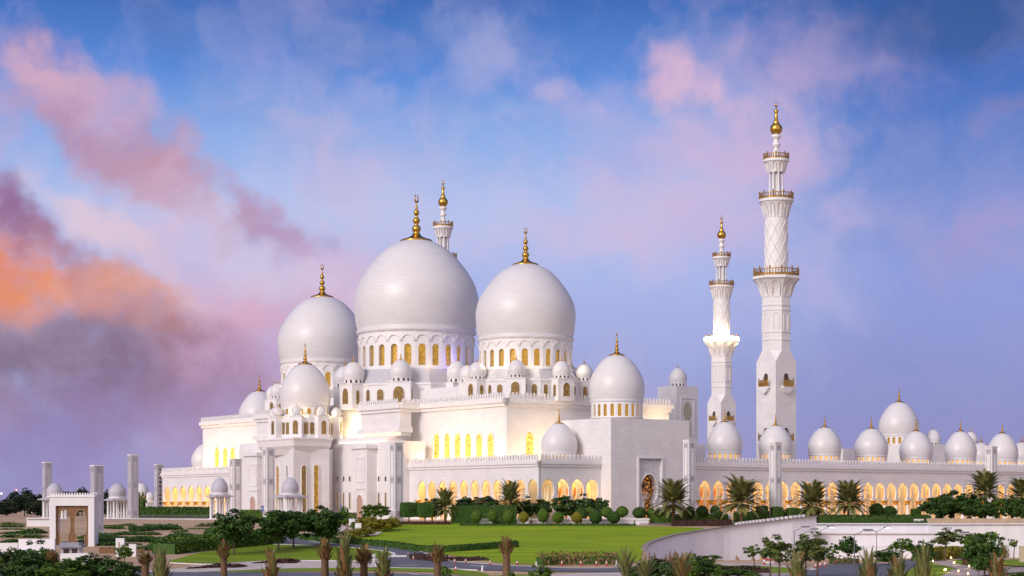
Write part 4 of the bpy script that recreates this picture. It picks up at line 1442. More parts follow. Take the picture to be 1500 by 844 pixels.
def smoothp(pts, n=4, closed=True):
    """Catmull-Rom through pixel points"""
    out = []
    N = len(pts)
    rng = range(N) if closed else range(N - 1)
    for i in rng:
        g = lambda k: pts[k % N] if closed else pts[max(0, min(N - 1, k))]
        p0, p1, p2, p3 = g(i - 1), g(i), g(i + 1), g(i + 2)
        for q in range(n):
            t = q / n
            out.append(tuple(.5 * (2 * p1[a] + (p2[a] - p0[a]) * t + (2 * p0[a] - 5 * p1[a] + 4 * p2[a] - p3[a]) * t * t + (3 * p1[a] - p0[a] - 3 * p2[a] + p3[a]) * t ** 3) for a in (0, 1)))
    if not closed:
        out.append(pts[-1])
    return out
def GR(px, py):            # on the natural slope, ignoring the cut on the right
    lo, hi = 60.0, 8000.0
    for _ in range(60):
        m = (lo + hi) / 2
        if HY - F * ramp(m) / m > py:
            lo = m
        else:
            hi = m
    return ((px - 750.0) / F * lo, lo)
def sheet(name, px, m, off=.05, smooth=True, kind='structure'):
    pp = smoothp(px, 4) if smooth else px
    return sheet_world(name, [GR(*p) for p in pp], m, off, True, kind)

# lawns, drives and paths
sheet('lawn', [(505, 790), (520, 781), (560, 771), (620, 766.5), (700, 768), (820, 770), (940, 771.5), (1010, 773), (1030, 775.5)] + [(985, 785.5), (962, 792.5), (945, 800.5), (941, 809)] + [(936, 822), (900, 826), (820, 827), (740, 826), (690, 818), (655, 813), (612, 806), (560, 800.5), (520, 796)], grass, .05)
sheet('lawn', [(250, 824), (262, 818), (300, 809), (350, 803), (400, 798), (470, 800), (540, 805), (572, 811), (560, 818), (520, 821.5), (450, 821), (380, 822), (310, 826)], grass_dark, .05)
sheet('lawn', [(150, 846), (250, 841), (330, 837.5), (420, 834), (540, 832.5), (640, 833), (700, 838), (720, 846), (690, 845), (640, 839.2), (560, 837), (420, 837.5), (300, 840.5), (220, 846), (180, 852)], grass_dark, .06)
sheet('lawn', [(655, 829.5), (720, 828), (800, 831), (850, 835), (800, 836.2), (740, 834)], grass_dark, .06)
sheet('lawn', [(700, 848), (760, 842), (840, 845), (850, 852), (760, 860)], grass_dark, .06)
sheet('path', [(-20, 846), (60, 842), (150, 840), (245, 835), (300, 828), (400, 823), (500, 823), (560, 822.5), (556, 829), (540, 832), (420, 833.5), (330, 837), (250, 840.5), (160, 846), (60, 858), (-20, 862)], paving, .04)
sheet('road', [(398, 797), (408, 790), (428, 785), (446, 781.5), (452, 785), (446, 791), (480, 796), (540, 799), (590, 803), (620, 810), (640, 820), (700, 826), (780, 830.5), (860, 833), (960, 831), (960, 838), (860, 838.5), (780, 838), (700, 835.5), (640, 833), (560, 831.5), (552, 826), (566, 818), (578, 811), (545, 804.5), (470, 799)], asphalt, .07)
sheet_world('road', [(-200, 306), (-60, 306), (-30, 305.5), (-15, 303), (-5, 297), (3, 286), (8, 262), (-200, 250)], asphalt, .05, True)
sheet('path', [(455, 782), (470, 771), (492, 768), (508, 773), (500, 780), (480, 786)], paving, .09)
sheet('path', [(532, 785), (552, 780), (560, 781), (545, 786)], paving, .09)
sheet('path', [(700, 852), (790, 844), (880, 840), (965, 840), (960, 850), (880, 868), (720, 880)], paving, .06)
# painted dashes on the drive
for a, b in (((586, 829.6), (612, 829.0)), ((690, 829.5), (712, 831.5)), ((600, 842), (640, 845))):
    p, q = GR(*a), GR(*b)
    d = Vector((q[0] - p[0], q[1] - p[1])).normalized(); n = Vector((-d.y, d.x)) * .25
    sheet_world('lane_marking', [(p[0] - n.x, p[1] - n.y), (q[0] - n.x, q[1] - n.y), (q[0] + n.x, q[1] + n.y), (p[0] + n.x, p[1] + n.y)], road_white, .078, True)
def strip_mesh(pts, wdt, z0, z1, zf):
    """box section following plan points"""
    m = MB(); P = [Vector((p[0], p[1], 0)) for p in pts]
    rows = []
    for i, p in enumerate(P):
        d = (P[min(i + 1, len(P) - 1)] - P[max(i - 1, 0)]).normalized()
        n = Vector((-d.y, d.x, 0)) * wdt / 2
        z = zf(p.x, p.y)
        rows.append([(p.x - n.x, p.y - n.y, z + z0), (p.x + n.x, p.y + n.y, z + z0), (p.x + n.x, p.y + n.y, z + z1), (p.x - n.x, p.y - n.y, z + z1)])
    vs = [v for r in rows for v in r]
    fs = []
    for i in range(len(rows) - 1):
        a, b = i * 4, i * 4 + 4
        fs += [(a + k, a + (k + 1) % 4, b + (k + 1) % 4, b + k) for k in range(4)]
    fs += [(3, 2, 1, 0), tuple(len(vs) - 4 + k for k in range(4))]
    m.add(vs, fs); return m
rz = lambda x, y: ramp(y)
for pts in ([(446, 791.5), (480, 796.6), (540, 799.8), (590, 803.6), (621, 810.5), (640, 820.2), (700, 826.2), (780, 830.8), (860, 833.2), (950, 831.5)],
            [(400, 798), (470, 800), (545, 805.4), (578, 811.5), (566, 818.5), (552, 826), (560, 831.7), (640, 833.4), (700, 835.8)],
            [(250, 825), (310, 827), (380, 823), (450, 821.8), (520, 822.3), (560, 819)]):
    struct('kerb', strip_mesh([GR(*p) for p in smoothp(pts, 5, False)], .35, -.1, .13, rz), road_white)

# the sunken road and gardens in front of the retaining wall
LZ = -10.6
def low(px, py, off=0.0):
    d = F * (-(LZ + off)) / (py - HY)
    return ((px - 750.0) / F * d, d)
def lsheet(name, px, m, off, smooth=True):
    pp = smoothp(px, 4) if smooth else px
    off += lift()
    P = [low(*p) for p in pp]
    bm = bmesh.new(); bm.faces.new([bm.verts.new((x, y, LZ + off)) for x, y in P])
    bmesh.ops.triangulate(bm, faces=bm.faces[:]); bmesh.ops.recalc_face_normals(bm, faces=bm.faces[:])
    me = bpy.data.meshes.new(name); bm.to_mesh(me); bm.free(); me.materials.append(m)
    o = link(name, me); o['kind'] = 'structure'; return o
lsheet('road', [(1175, 860), (1183, 836), (1205, 829), (1240, 826.5), (1300, 826), (1330, 821), (1400, 818.5), (1400, 821), (1350, 826), (1338, 834), (1332, 860)], asphalt, .05)
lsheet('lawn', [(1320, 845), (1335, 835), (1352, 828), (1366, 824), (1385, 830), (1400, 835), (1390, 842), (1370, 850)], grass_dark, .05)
lsheet('path', [(1362, 824.5), (1378, 821), (1400, 818.5), (1434, 815), (1436, 816.5), (1404, 821.5), (1396, 825), (1410, 829), (1440, 835), (1437, 838), (1420, 840), (1388, 841), (1396, 836), (1400, 834)], garden_path, .07)
lsheet('path', [(1385, 842), (1420, 839.5), (1460, 834), (1510, 832), (1510, 838), (1460, 842), (1420, 848), (1380, 852)], garden_path, .06)
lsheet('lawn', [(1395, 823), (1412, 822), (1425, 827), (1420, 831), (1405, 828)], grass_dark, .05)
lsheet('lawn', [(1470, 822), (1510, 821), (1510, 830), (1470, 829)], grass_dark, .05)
lsheet('path', [(1055, 826.5), (1120, 828), (1165, 830), (1195, 834), (1188, 837), (1150, 833.5), (1100, 831), (1058, 829.5)], paving, .05)
lsheet('path', [(1020, 850), (1080, 842), (1160, 841), (1180, 846), (1175, 860), (1030, 862)], garden_path, .05)
lsheet('lawn', [(1060, 831), (1110, 830.5), (1160, 834), (1180, 839), (1150, 841), (1100, 839.5)], grass_dark, .05)

# ================================================================ WALLS
def wallrun(name, label, pts, zb, thick, m, coping=None, cat='wall'):
    """pts = (x, y, top z)"""
    t = thing(name, label, cat, (pts[0][0], pts[0][1], zb))
    ox, oy, oz = t.location
    OFF[t.name] = (ox, oy, oz)
    mm = MB(); rows = []
    P = [Vector((p[0], p[1], 0)) for p in pts]
    for i, p in enumerate(P):
        d = (P[min(i + 1, len(P) - 1)] - P[max(i - 1, 0)]).normalized()
        n = Vector((-d.y, d.x, 0)) * thick
        z = pts[i][2]
        rows.append([(p.x, p.y, zb), (p.x + n.x, p.y + n.y, zb), (p.x + n.x, p.y + n.y, z), (p.x, p.y, z)])
    vs = [v for r in rows for v in r]; fs = []
    for i in range(len(rows) - 1):
        a, b = i * 4, i * 4 + 4
        fs += [(a + k, a + (k + 1) % 4, b + (k + 1) % 4, b + k) for k in range(4)]
    fs += [(3, 2, 1, 0), tuple(len(vs) - 4 + k for k in range(4))]
    mm.add(vs, fs)
    part('wall', mm, m, t)
    if coping:
        cm = MB(); cm2 = strip_mesh([(p[0], p[1]) for p in pts], thick + .5, 0, .22, lambda x, y: 0)
        # follow the sloping top
        vs = []
        for i, v in enumerate(cm2.v):
            vs.append((v[0], v[1], pts[i // 4][2] + v[2]))
        cm.add(vs, cm2.f)
        part('coping', cm, coping, t)
    return t
def dens(pts, n):
    out = []
    for a, b in zip(pts, pts[1:]):
        for i in range(n):
            t = i / n
            out.append(tuple(a[k] + (b[k] - a[k]) * t for k in range(3)))
    out.append(pts[-1]); return out
rw = wallrun('retaining_wall', 'tall curving pale retaining wall sweeping up from the lawn, its top dotted with white blocks', W1P, -11.2, .6, wall_paint, mat('coping_stone', (.30, .25, .24), .8, noise=(.20, .17, .16), nscale=.8))
# white coping blocks with dark gaps along the upper stretch
blocks = MB()
dp = dens(W1P, 12)
acc = [p for p in dp if atp(1075, 391)[0] < p[0] < atp(1178, 401)[0]]
for i, (a, b) in enumerate(zip(acc, acc[1:])):
    if i % 2 == 0:
        d = Vector((b[0] - a[0], b[1] - a[1])).normalized()
        mid = ((a[0] + b[0]) / 2, (a[1] + b[1]) / 2, a[2])
        blocks.prism([(a[0] - .1, a[1] - .3), (b[0] + .1, b[1] - .3), (b[0] + .1, b[1] + .5), (a[0] - .1, a[1] + .5)], a[2] + .23, a[2] + .75)
part('coping_blocks', blocks, white_paint, rw)
def pz(px, py, d):
    v = PXZ(px, py, d); return (v.x, v.y, v.z)
wallrun('retaining_wall', 'long straight pale wall behind the sunken road, below the garden trees on the right', [pz(1188, 768, 412), pz(1360, 768, 412)], -11.2, .6, wall_paint, white_paint)
wallrun('retaining_wall', 'brighter whitewashed wall section at the right edge under the tan planter', [pz(1361, 768.5, 411.5), pz(1520, 768, 411.5)], -11.2, .6, white_paint, white_paint)
wallrun('low_wall', 'lower wall with a white capping line running in front of the long straight wall', [pz(1194, 782, 406), pz(1422, 782, 406)], -11.2, .5, wall_paint, road_white)
wallrun('planter_wall', 'tan stone planter wall under the dark trees at right', [pz(1358, 759.5, 421), pz(1510, 759.5, 421)], -6, .6, tan_stone, None)
wallrun('garden_wall', 'short bright white wall standing left of the white gateway', [pz(39, 760, 420), pz(74, 760, 420)], -9.5, .5, white_paint, white_paint)
wallrun('garden_wall', 'long low white wall behind the sandy terraces, left of the arcade pavilions', [pz(134, 760.5, 470), pz(215, 760.8, 472), pz(312, 761.5, 474)], -5.5, .5, white_paint, white_paint)
wallrun('garden_wall', 'pale lavender wall block beside the bushes in the lower left corner', [pz(27, 790, 330), pz(80, 789.5, 330)], -12, .8, wall_paint, None)
wallrun('garden_wall', 'white wall below the gatehouse windows behind the bushes', [pz(88, 811, 322), pz(131, 810, 322)], -12, .5, white_paint, None)
wallrun('garden_wall', 'small white wall at the left edge by the bushes', [pz(-12, 796, 345), pz(26, 795, 345)], -12, .5, white_paint, None)
wallrun('barrier_beam', 'white concrete beam spanning the sunken road behind the tied palms', [pz(1253, 800.5, 392), pz(1350, 800.5, 392)], (HY - 803.5) / F * 392, .8, road_white, None, 'beam')
for px, lab in ((1262, 'left post under the white beam'), (1344, 'right post under the white beam')):
    wallrun('beam_post', lab, [pz(px - 1.5, 803.7, 392.1), pz(px + 1.5, 803.7, 392.1)], -11, .5, white_paint, None, 'post')
wallrun('white_wall', 'white garden wall behind the round topiary at the foot of the retaining wall', [pz(1029, 752, 432), pz(1071, 752, 432)], -5.2, .6, white_paint, None, 'wall')

# white planters before the arcade
def planter(px0, px1, y0, y1, d, label):
    a, b = AT(px0, d), AT(px1, d)
    t = thing('planter', label, 'planter', (a.x, d, b.z), 0, 'white planters along the lawn')
    w_ = b.x - a.x; h = (HY - y0) / F * d - b.z
    m = MB(); m.box(0, w_, 0, 2.2, -.6, h - .35); part('box', m, white_paint, t)
    m = MB(); m.box(-.2, w_ + .2, -.2, 2.4, h - .349, h); part('rim', m, marble_plain, t)
    return t
for px0, px1, y0, lab in ((702, 722, 759.5, 'small white planter between the two leftmost ball topiaries'), (757, 775, 759.5, 'white planter left of the yellow-green ball topiary'),
                          (781, 810, 759.8, 'white planter below the glowing corner column'), (823, 842, 759.8, 'white planter between two ball topiaries under the frangipani'),
                          (853, 869, 759.8, 'narrow white planter beside the dark ball topiary'), (878, 894, 759.8, 'narrow white planter between the two darkest ball topiaries'),
                          (905, 928, 759.3, 'white planter block left of the widest gap'), (930.5, 950, 759.3, 'rightmost white planter, beside the grey railing')):
    planter(px0, px1, y0, 770, 426, lab)
# grey railing right of the planters
def railing_fence(px0, px1, ytop, d, label):
    a, b = AT(px0, d), AT(px1, d)
    t = thing('metal_fence', label, 'fence', a)
    OFF[t.name] = tuple(a)
    n = int((b.x - a.x) / .35); h = (HY - ytop) / F * d - a.z
    m = MB()
    for i in range(n + 1):
        x = a.x + (b.x - a.x) * i / n
        m.box(x - .04, x + .04, d - .04, d + .04, a.z, a.z + h)
    part('bars', m, metal_grey, t)
    m = MB(); m.box(a.x, b.x, d - .06, d + .06, a.z + h, a.z + h + .1); m.box(a.x, b.x, d - .05, d + .05, a.z + .2, a.z + .28)
    part('rails', m, metal_grey, t)
railing_fence(937, 983, 767, 424, 'low grey metal railing between the last planter and the large palm')
railing_fence(206, 312, 755, 520, 'pale slender fence before the flowering hedge at far left')

# ================================================================ PILLARS, KIOSKS, GATE
def ornament(mb, f_, c, z, w_):
    o = w_ * .5
    for q in (.5, .28):
        a, b = o * q * 2, o * (q * 2 - .22)
        for s0, s1, z0, z1 in ((-a, a, -a, -b), (-a, a, b, a), (-a, -b, -b, b), (b, a, -b, b)):
            mb.fbox(f_, c + s0, c + s1, z + z0, z + z1, 0, .05)
    mb.fbox(f_, c - .12 * w_, c + .12 * w_, z - .12 * w_, z + .12 * w_, 0, .05)
def pillar(px, d, ytop, label, wide=2.2, dark=False, zb=None, st=None):
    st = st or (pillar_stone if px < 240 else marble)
    x, y = atp(px, d)
    zb = H(x, y) if zb is None else zb
    h = (HY - ytop) / F * d - zb
    t = thing('marble_pillar', label, 'pillar', (x, y, zb), R(36), 'square marble pillars around the plaza')
    a = wide / 2
    m = MB(); m.box(-a, a, -a, a, -1, h - .25); m.box(-a - .12, a + .12, -a - .12, a + .12, -1, .6)
    part('shaft', m, st, t)
    m = MB(); m.box(-a - .1, a + .1, -a - .1, a + .1, h - .249, h)
    part('cap', m, marble_plain, t)
    for f_ in (FL(-a), FF(-a)):
        zs_ = [h * .93, h * .53, h * .10]
        if dark and f_(0, 0, 0)[0] == 0 and False:
            pass
        for z in zs_:
            m = MB(); ornament(m, f_, 0, z, wide * .62)
            part('ornament_panel', m, marble_grey, t)
    if dark:
        m = MB()
        f_ = FF(-a)
        for k in range(11):
            zc_ = h * (.1 + .8 * k / 10)
            p = [(.42 * math.cos(q * math.pi / 4), zc_ + .5 * math.sin(q * math.pi / 4)) for q in range(8)]
            m.fprism(f_, p, 0, .04)
        part('pierced_panel', m, glass_dark, t)
    else:
        m = MB()
        for f_ in (FL(-a), FF(-a)):
            m.fbox(f_, -a * .62, -a * .5, h * .16, h * .88, 0, .04); m.fbox(f_, a * .5, a * .62, h * .16, h * .88, 0, .04)
        part('inlay', m, marble_grey, t)
    return t
pillar(580.5, 438, 648, 'tall square pillar in front of the entrance block, beside the box-clipped topiary', 2.35)
pillar(345, 520, 672, 'square pillar standing beside the domed kiosk left of the entrance block', 2.6)
pillar(393.5, 470, 656, 'square pillar directly in front of the domed pavilion', 2.3)
pillar(1009.5, 441, 644.5, 'tall pillar at the right edge of the entrance portal beside the large palm', 2.0)
pillar(1136, 428, 647.5, 'tall pillar standing before the arcade below the tallest minaret', 2.0)
pillar(1452, 470, 654, 'pillar rising above the arcade roof behind the palm at right', 2.1, zb=-2.8)
pillar(195, 500, 666, 'pillar to the right of the roofed kiosk at far left, the highest of the left group', 2.1)
pillar(142, 395, 681.5, 'dimmed grey pillar right behind the white gateway', 2.05)
pillar(69, 520, 677, 'pillar behind the white wall near the left edge, next to a domed kiosk', 2.0)
pillar(232.5, 610, 680, 'slim pillar with a dark pierced panel at the end of the far left arcade', 2.2, True)

def kiosk(px, d, ytop, dome_px, slab_px, yslab, label):
    x, y = atp(px, d); s = F / d; zb = H(x, y)
    t = thing('domed_kiosk', label, 'kiosk', (x, y, zb), R(36), 'domed kiosks in the gardens')
    OFF[t.name] = (0, 0, 0)
    rd = dome_px / 2 / s; a = slab_px / 2 / s / 1.22; zs_ = (HY - yslab) / F * d - zb
    ztop = (HY - ytop) / F * d - zb
    m = MB(); m.box(-a, a, -a, a, zs_ - .28, zs_); m.prism([(-a * .9, -a * .9), (a * .9, -a * .9), (a * .9, a * .9), (-a * .9, a * .9)], zs_ + .001, zs_ + .45, 0, [(-a * .6, -a * .6), (a * .6, -a * .6), (a * .6, a * .6), (-a * .6, a * .6)])
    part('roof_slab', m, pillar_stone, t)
    m = MB(); m.lathe([(rd * .97, zs_ + .3), (rd * .97, zs_ + .75), (rd * 1.02, zs_ + .8), (rd * .9, zs_ + .9)], n=28)
    part('drum', m, marble_plain, t)
    zb_ = zs_ + .8; zsx = max(.9, ((ztop - zb_) / rd - .5) / .985)
    d_ = link('dome', dome_mesh(round(zsx, 1), 32), t, (0, 0, zb_)); d_.scale = (rd,) * 3
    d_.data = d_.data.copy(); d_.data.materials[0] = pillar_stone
    c = MB(); c.lathe([(.42, -.5), (.42, .3), (.3, .45), (.28, zs_ - .8), (.4, zs_ - .5), (.45, zs_ - .281)], n=12)
    cme = c.mesh('column', marble_plain, True)
    for sx in (-1, 1):
        for sy in (-1, 1):
            for ex, ey in ((.62, .62), (.36, .62)):
                link('column', cme, t, (sx * a * ex, sy * a * ey, 0))
    m = MB(); m.box(-a * .95, a * .95, -a * .95, a * .95, -.8, .12); part('plinth', m, marble_plain, t)
    return t
kiosk(172, 505, 708, 26, 40, 732, 'domed kiosk on paired columns between the gateway and the tall pillar at far left')
kiosk(80, 505, 708, 24, 46, 731, 'domed kiosk mostly hidden behind the white gateway')
kiosk(322, 478, 699, 25, 38, 726.5, 'domed kiosk on slender columns in front of the far left arcade')
kiosk(425, 455, 700, 26, 48, 727.5, 'domed kiosk in front of the pavilion with the gold slit windows')

# white gateway
gd = 362.0
gx0, gx1 = PXZ(72.5, 0, gd).x, PXZ(138, 0, gd).x
gz = H(gx0, gd); gt = (HY - 728.5) / F * gd
g_ = thing('gateway', 'white square gateway with a brown double-arched screen, standing on the sandy ground at left', 'gate', (gx0, gd, gz))
OFF[g_.name] = (gx0, gd, gz)
pw, dp_ = 1.15, 3.6
zlin = (HY - 741) / F * gd
m = MB(); m.box(gx0, gx0 + pw, gd, gd + dp_, gz - 1.5, zlin); m.box(gx1 - pw, gx1, gd, gd + dp_, gz - 1.5, zlin)
m.box(gx0, gx1, gd, gd + dp_, zlin, gt)
part('frame', m, white_paint, g_)
m = MB(); m.box(gx0 - .15, gx1 + .15, gd - .15, gd + dp_ + .15, gt + .001, gt + .35)
merlons(m, (lambda s_, h, z: (s_, gd - h, z)), gx0, gx1, gt + .35, .55, .5, .2)
merlons(m, (lambda s_, h, z: (gx1 + h, s_, z)), gd, gd + dp_, gt + .35, .55, .5, .2)
part('parapet', m, marble_plain, g_)
m = MB()
ia, ib = gx0 + pw, gx1 - pw; bwid = (ib - ia) / 2
fg = lambda s_, h, z: (s_, gd + .55 - h, z)
for k in range(2):
    c = ia + bwid * (k + .5)
    m.bay(fg, c, bwid, gz - 1.4, zlin, keyhole(bwid * .76, gz - 1.3, zlin - .7, gz + 1.9, bwid * .56, 12), -.15, 0)
part('arched_screen', m, brown_mesh, g_)
m = MB()
for k in range(2):
    c = ia + bwid * (k + .5)
    hp = keyhole(bwid * .76, gz - 1.3, zlin - .7, gz + 1.9, bwid * .56, 12)
    for sg in (-1, 1):
        m.tube([fg(c + sg * a * 1.03, .05, z) for a, z in hp], .07, 5)
part('arch_trim', m, mat('ochre_trim', (.45, .32, .18), .6, noise=(.35, .24, .13), nscale=2), g_)
# guard booth
bx0, bx1 = PXZ(90, 0, 335).x, PXZ(116, 0, 335).x
bt, bz = (HY - 797) / F * 335, H(bx0, 335)
b_ = thing('guard_booth', 'low grey guard booth with two dark windows under the gateway', 'booth', (bx0, 335, bz)); OFF[b_.name] = (bx0, 335, bz)
m = MB(); m.box(bx0, bx1, 335, 338, bz - 1.5, bt - .6); part('wall', m, white_paint, b_)
m = MB(); m.box(bx0 - .7, bx1 + .5, 334.2, 338.6, bt - .599, bt - .2); m.box(bx0 - .2, bx1, 334.8, 338.2, bt - .199, bt + .25); part('roof', m, mat('grey_roof', (.34, .34, .40), .6, noise=(.26, .26, .31), nscale=1), b_)
for k in (0.12, .58):
    m = MB(); x0 = bx0 + (bx1 - bx0) * k; m.box(x0, x0 + 1.0, 334.93, 334.99, bt - 1.75, bt - .85); part('window', m, glass_dark, b_)
# brown screens, sign slabs
def slab(name, label, cat, px0, px1, ytop, d, thick, m_, zb=None):
    a = PXZ(px0, ytop, d); b = PXZ(px1, ytop, d); z0 = H(a.x, d) if zb is None else zb
    t = thing(name, label, cat, (a.x, d, z0)); OFF[t.name] = (a.x, d, z0)
    m = MB(); m.box(a.x, b.x, d, d + thick, z0 - 1.0, a.z - .12)
    part('panel', m, m_, t)
    m = MB(); m.box(a.x - .05, b.x + .05, d - .05, d + thick + .05, a.z - .119, a.z); part('cap', m, m_, t)
    return t, a, b, z0
slab('screen_fence', 'brown lattice screen right of the gateway', 'fence', 145, 168, 802, 345, .3, brown_mesh)
slab('screen_fence', 'brown lattice screen behind the tied palms at left', 'fence', 199, 212, 804, 345, .3, brown_mesh)
t, a, b, z0 = slab('sign_slab', 'tall white sign slab with a brown vertical emblem beside the brown screen', 'sign', 169.5, 181.5, 788.5, 338, 1.0, white_paint)
m = MB()
fx = lambda s_, h, z: (s_, 338 - h, z)
cx = a.x + (b.x - a.x) * .42
for k in range(7):
    zz_ = a.z - .7 - .32 * k
    m.fprism(fx, [(cx - .09 - .06 * (k % 3), zz_), (cx + .08 + .05 * ((k + 1) % 3), zz_ - .05), (cx + .03, zz_ - .32), (cx - .06, zz_ - .3)], .002, .03)
part('emblem', m, brown_mesh, t)
slab('sign_slab', 'smaller white slab right of the emblem sign', 'sign', 189, 199, 797, 338, .8, white_paint)
slab('utility_box', 'white box post standing in the dark flower bed at left', 'utility box', 306, 311, 824.5, 330, .6, white_paint)
slab('utility_box', 'tall white cabinet by the drive between two tied palms', 'utility box', 540, 549.5, 812, 326, 1.1, white_paint)
slab('road_barrier', 'low white road barrier across the drive', 'barrier', 573, 595.5, 813.5, 336, .4, white_paint)
slab('utility_box', 'upper small white box among the yellow shrubs', 'utility box', 511, 520, 760, 412, .8, white_paint)
slab('utility_box', 'lower small white box among the yellow shrubs', 'utility box', 520, 529, 766.5, 402, .8, white_paint)
slab('utility_box', 'terracotta box on the hedge below the courtyard arcade', 'utility box', 1326, 1331, 756, 424, .6, mat('terracotta', (.45, .24, .15), .8, noise=(.36, .18, .11), nscale=2))
slab('bench', 'long pale bench by the clipped box bush at right', 'bench', 1339, 1353, 760.5, 422, .8, white_paint)
slab('stone_post', 'small tan stone post on the hedge right of the large palm', 'post', 1001, 1006, 763, 424, .6, mat('post_stone', (.55, .45, .33), .8, noise=(.45, .36, .27), nscale=2))
slab('stone_post', 'pale stone gatepost at the right edge of the garden', 'post', 1494, 1502, 800, 372, .7, mat('post_stone', (.5, .4, .3), .8), LZ)
for px, y0, d, lab in ((384.5, 741, 462, 'small blue sign attached beside the pavilion pillar'), (500, 740, 455, 'narrow blue sign before the entrance block')):
    a = PXZ(px - (1.9 if px < 400 else 1.0), y0, d); b = PXZ(px + (1.9 if px < 400 else 1.0), y0 + 8, d)
    t = thing('blue_sign', lab, 'sign', (a.x, d, H(a.x, d))); OFF[t.name] = tuple(t.location)
    m = MB(); m.box(a.x, b.x, d, d + .1, b.z, a.z); pb = part('panel', m, blue_paint, t)
    m = MB(); w_ = b.x - a.x
    m.box(a.x + w_ * .2, b.x - w_ * .2, d - .02, d - .001, a.z - .65, a.z - .5); m.box(a.x + w_ * .2, b.x - w_ * .35, d - .02, d - .001, a.z - .95, a.z - .85)
    part('marking', m, road_white, pb)
    m = MB(); mx_ = (a.x + b.x) / 2; m.box(mx_ - .06, mx_ + .06, d + .1, d + .2, H(a.x, d) - .2, a.z - .1); part('post', m, metal_grey, t)

# far-left outbuilding with lit dome
def outbuilding(px, d, yt, yb, rad_px, label, mode='glow', lit=False):
    a = LOC(*atp(px, d)); s = F / d; rad = rad_px / s
    t = mthing('domed_outbuilding', label, 'building', a[0], a[1])
    zb_ = (HY - yb) / F * d
    m = MB(); m.box(a[0] - rad * 1.2, a[0] + rad * 1.2, a[1] - rad * 1.2, a[1] + rad * 1.2, -4, zb_ - rad * .34)
    part('wall', m, marble, t)
    zs_ = min(1.2, round((((yb - yt) / s) / rad - .5) / .945, 1))
    add_dome(t, a[0], a[1], zb_, rad, zs_, .34, 14, mode, .8, 'dome', dn=28, crescent=False)
    return t
outbuilding(207, 690, 702, 726, 11, 'distant white dome between the left pillars')
outbuilding(220, 660, 716, 733, 7.5, 'small distant lit dome beside the slim dark-panelled pillar')

# ================================================================ LAMPS, CONES
def lamp_post(px, ytop, ybase, d, label, arm=1, lit=False, both=False):
    x = (px - 750) / F * d
    zb = LZ if ybase is None else (HY - ybase) / F * d
    zt_ = (HY - ytop) / F * d
    t = thing('lamp_post', label, 'street lamp', (x, d, zb), 0, 'street lamps along the sunken road')
    h = zt_ - zb
    m = MB(); m.tube([(0, 0, -.2), (0, 0, h * .5), (0, 0, h)], [.11, .09, .06], 8); part('pole', m, metal_grey, t)
    m = MB(); m.tube([(0, 0, h - .1), (arm * .8, 0, h + .25), (arm * 1.5, 0, h + .7)], .055, 6)
    if both:
        m.tube([(0, 0, h - .1), (-arm * .6, 0, h + .05), (-arm * 1.0, 0, h + .05)], .08, 6)
    part('arm', m, metal_grey, t)
    m = MB(); m.prism([(arm * 1.4, -.28), (arm * 2.9, -.2), (arm * 2.9, .2), (arm * 1.4, .28)], h + .62, h + .86)
    hd = part('lamp_head', m, metal_grey, t)
    m = MB(); m.box(min(arm * 1.9, arm * 2.8), max(arm * 1.9, arm * 2.8), -.2, .18, h + .54, h + .615)
    part('lens', m, lamp_on if lit else white_paint, hd)
    if both:
        m = MB(); m.prism([(-arm * .9, -.25), (-arm * 2.3, -.2), (-arm * 2.3, .2), (-arm * .9, .25)], h - .08, h + .1)
        part('lamp_head', m, metal_grey, t)
    if lit:
        o = point('street_light', (x + arm * 2.2, d, zt_ + .3), 260, (1, .88, .7), .2)
    return t
lamp_post(1163.5, 777.5, None, 360, 'unlit street lamp furthest left along the retaining wall')
lamp_post(1177.5, 780.5, None, 372, 'street lamp with a pale head just right of the leftmost one', 1, False)
lamp_post(1201.5, 777, None, 380, 'lit street lamp in front of the wall corner', 1, True)
lamp_post(1251.5, 783, None, 300, 'tallest unlit street lamp beside the bushy tied palm')
lamp_post(1284, 778, None, 378, 'double-armed street lamp with one lit head', 1, True, True)
lamp_post(1433, 787, None, 295, 'thin grey lamp pole among the bushy trees at right', -1)
def garden_lamp(px, py, label, k=1.0):
    p = low(px, py)
    t = thing('garden_lamp', label, 'garden lamp', (p[0], p[1], LZ), 0, 'glowing path lamps in the garden')
    m = MB(); m.tube([(0, 0, 0), (0, 0, .45)], .09, 8); part('post', m, metal_grey, t)
    m = MB(); m.lathe([(.05, .42), (.15 * k, .46), (.17 * k, .6), (.12 * k, .74), (.03, .78)], n=12); part('lamp_glass', m, lamp_warm, t, True)
    point('garden_light', (p[0], p[1] - .5, LZ + 1.1), 90 * k, (1, .62, .22), .3)
for px, py, lab, k in ((1366.5, 826.5, 'path lamp at the left tip of the garden path', .9), (1393, 821.5, 'path lamp on the far edge of the path under the small tree', 1.25), (1397.5, 829, 'path lamp on the inner bend of the path', 1.1),
                       (1419.5, 834.5, 'path lamp beside the dark shrub bed', .9), (1384.5, 840, 'brightest path lamp in the foreground of the path', 1.5), (1404, 842, 'dim path lamp on the lower path edge', .7),
                       (1475, 815.5, 'path lamp by the yellow hedge near the right edge', 1.4), (1468.5, 827, 'path lamp right of the brown tied palm', 1.0), (1418, 846, 'path lamp half cut by the bottom edge', .8)):
    garden_lamp(px, py, lab, k)
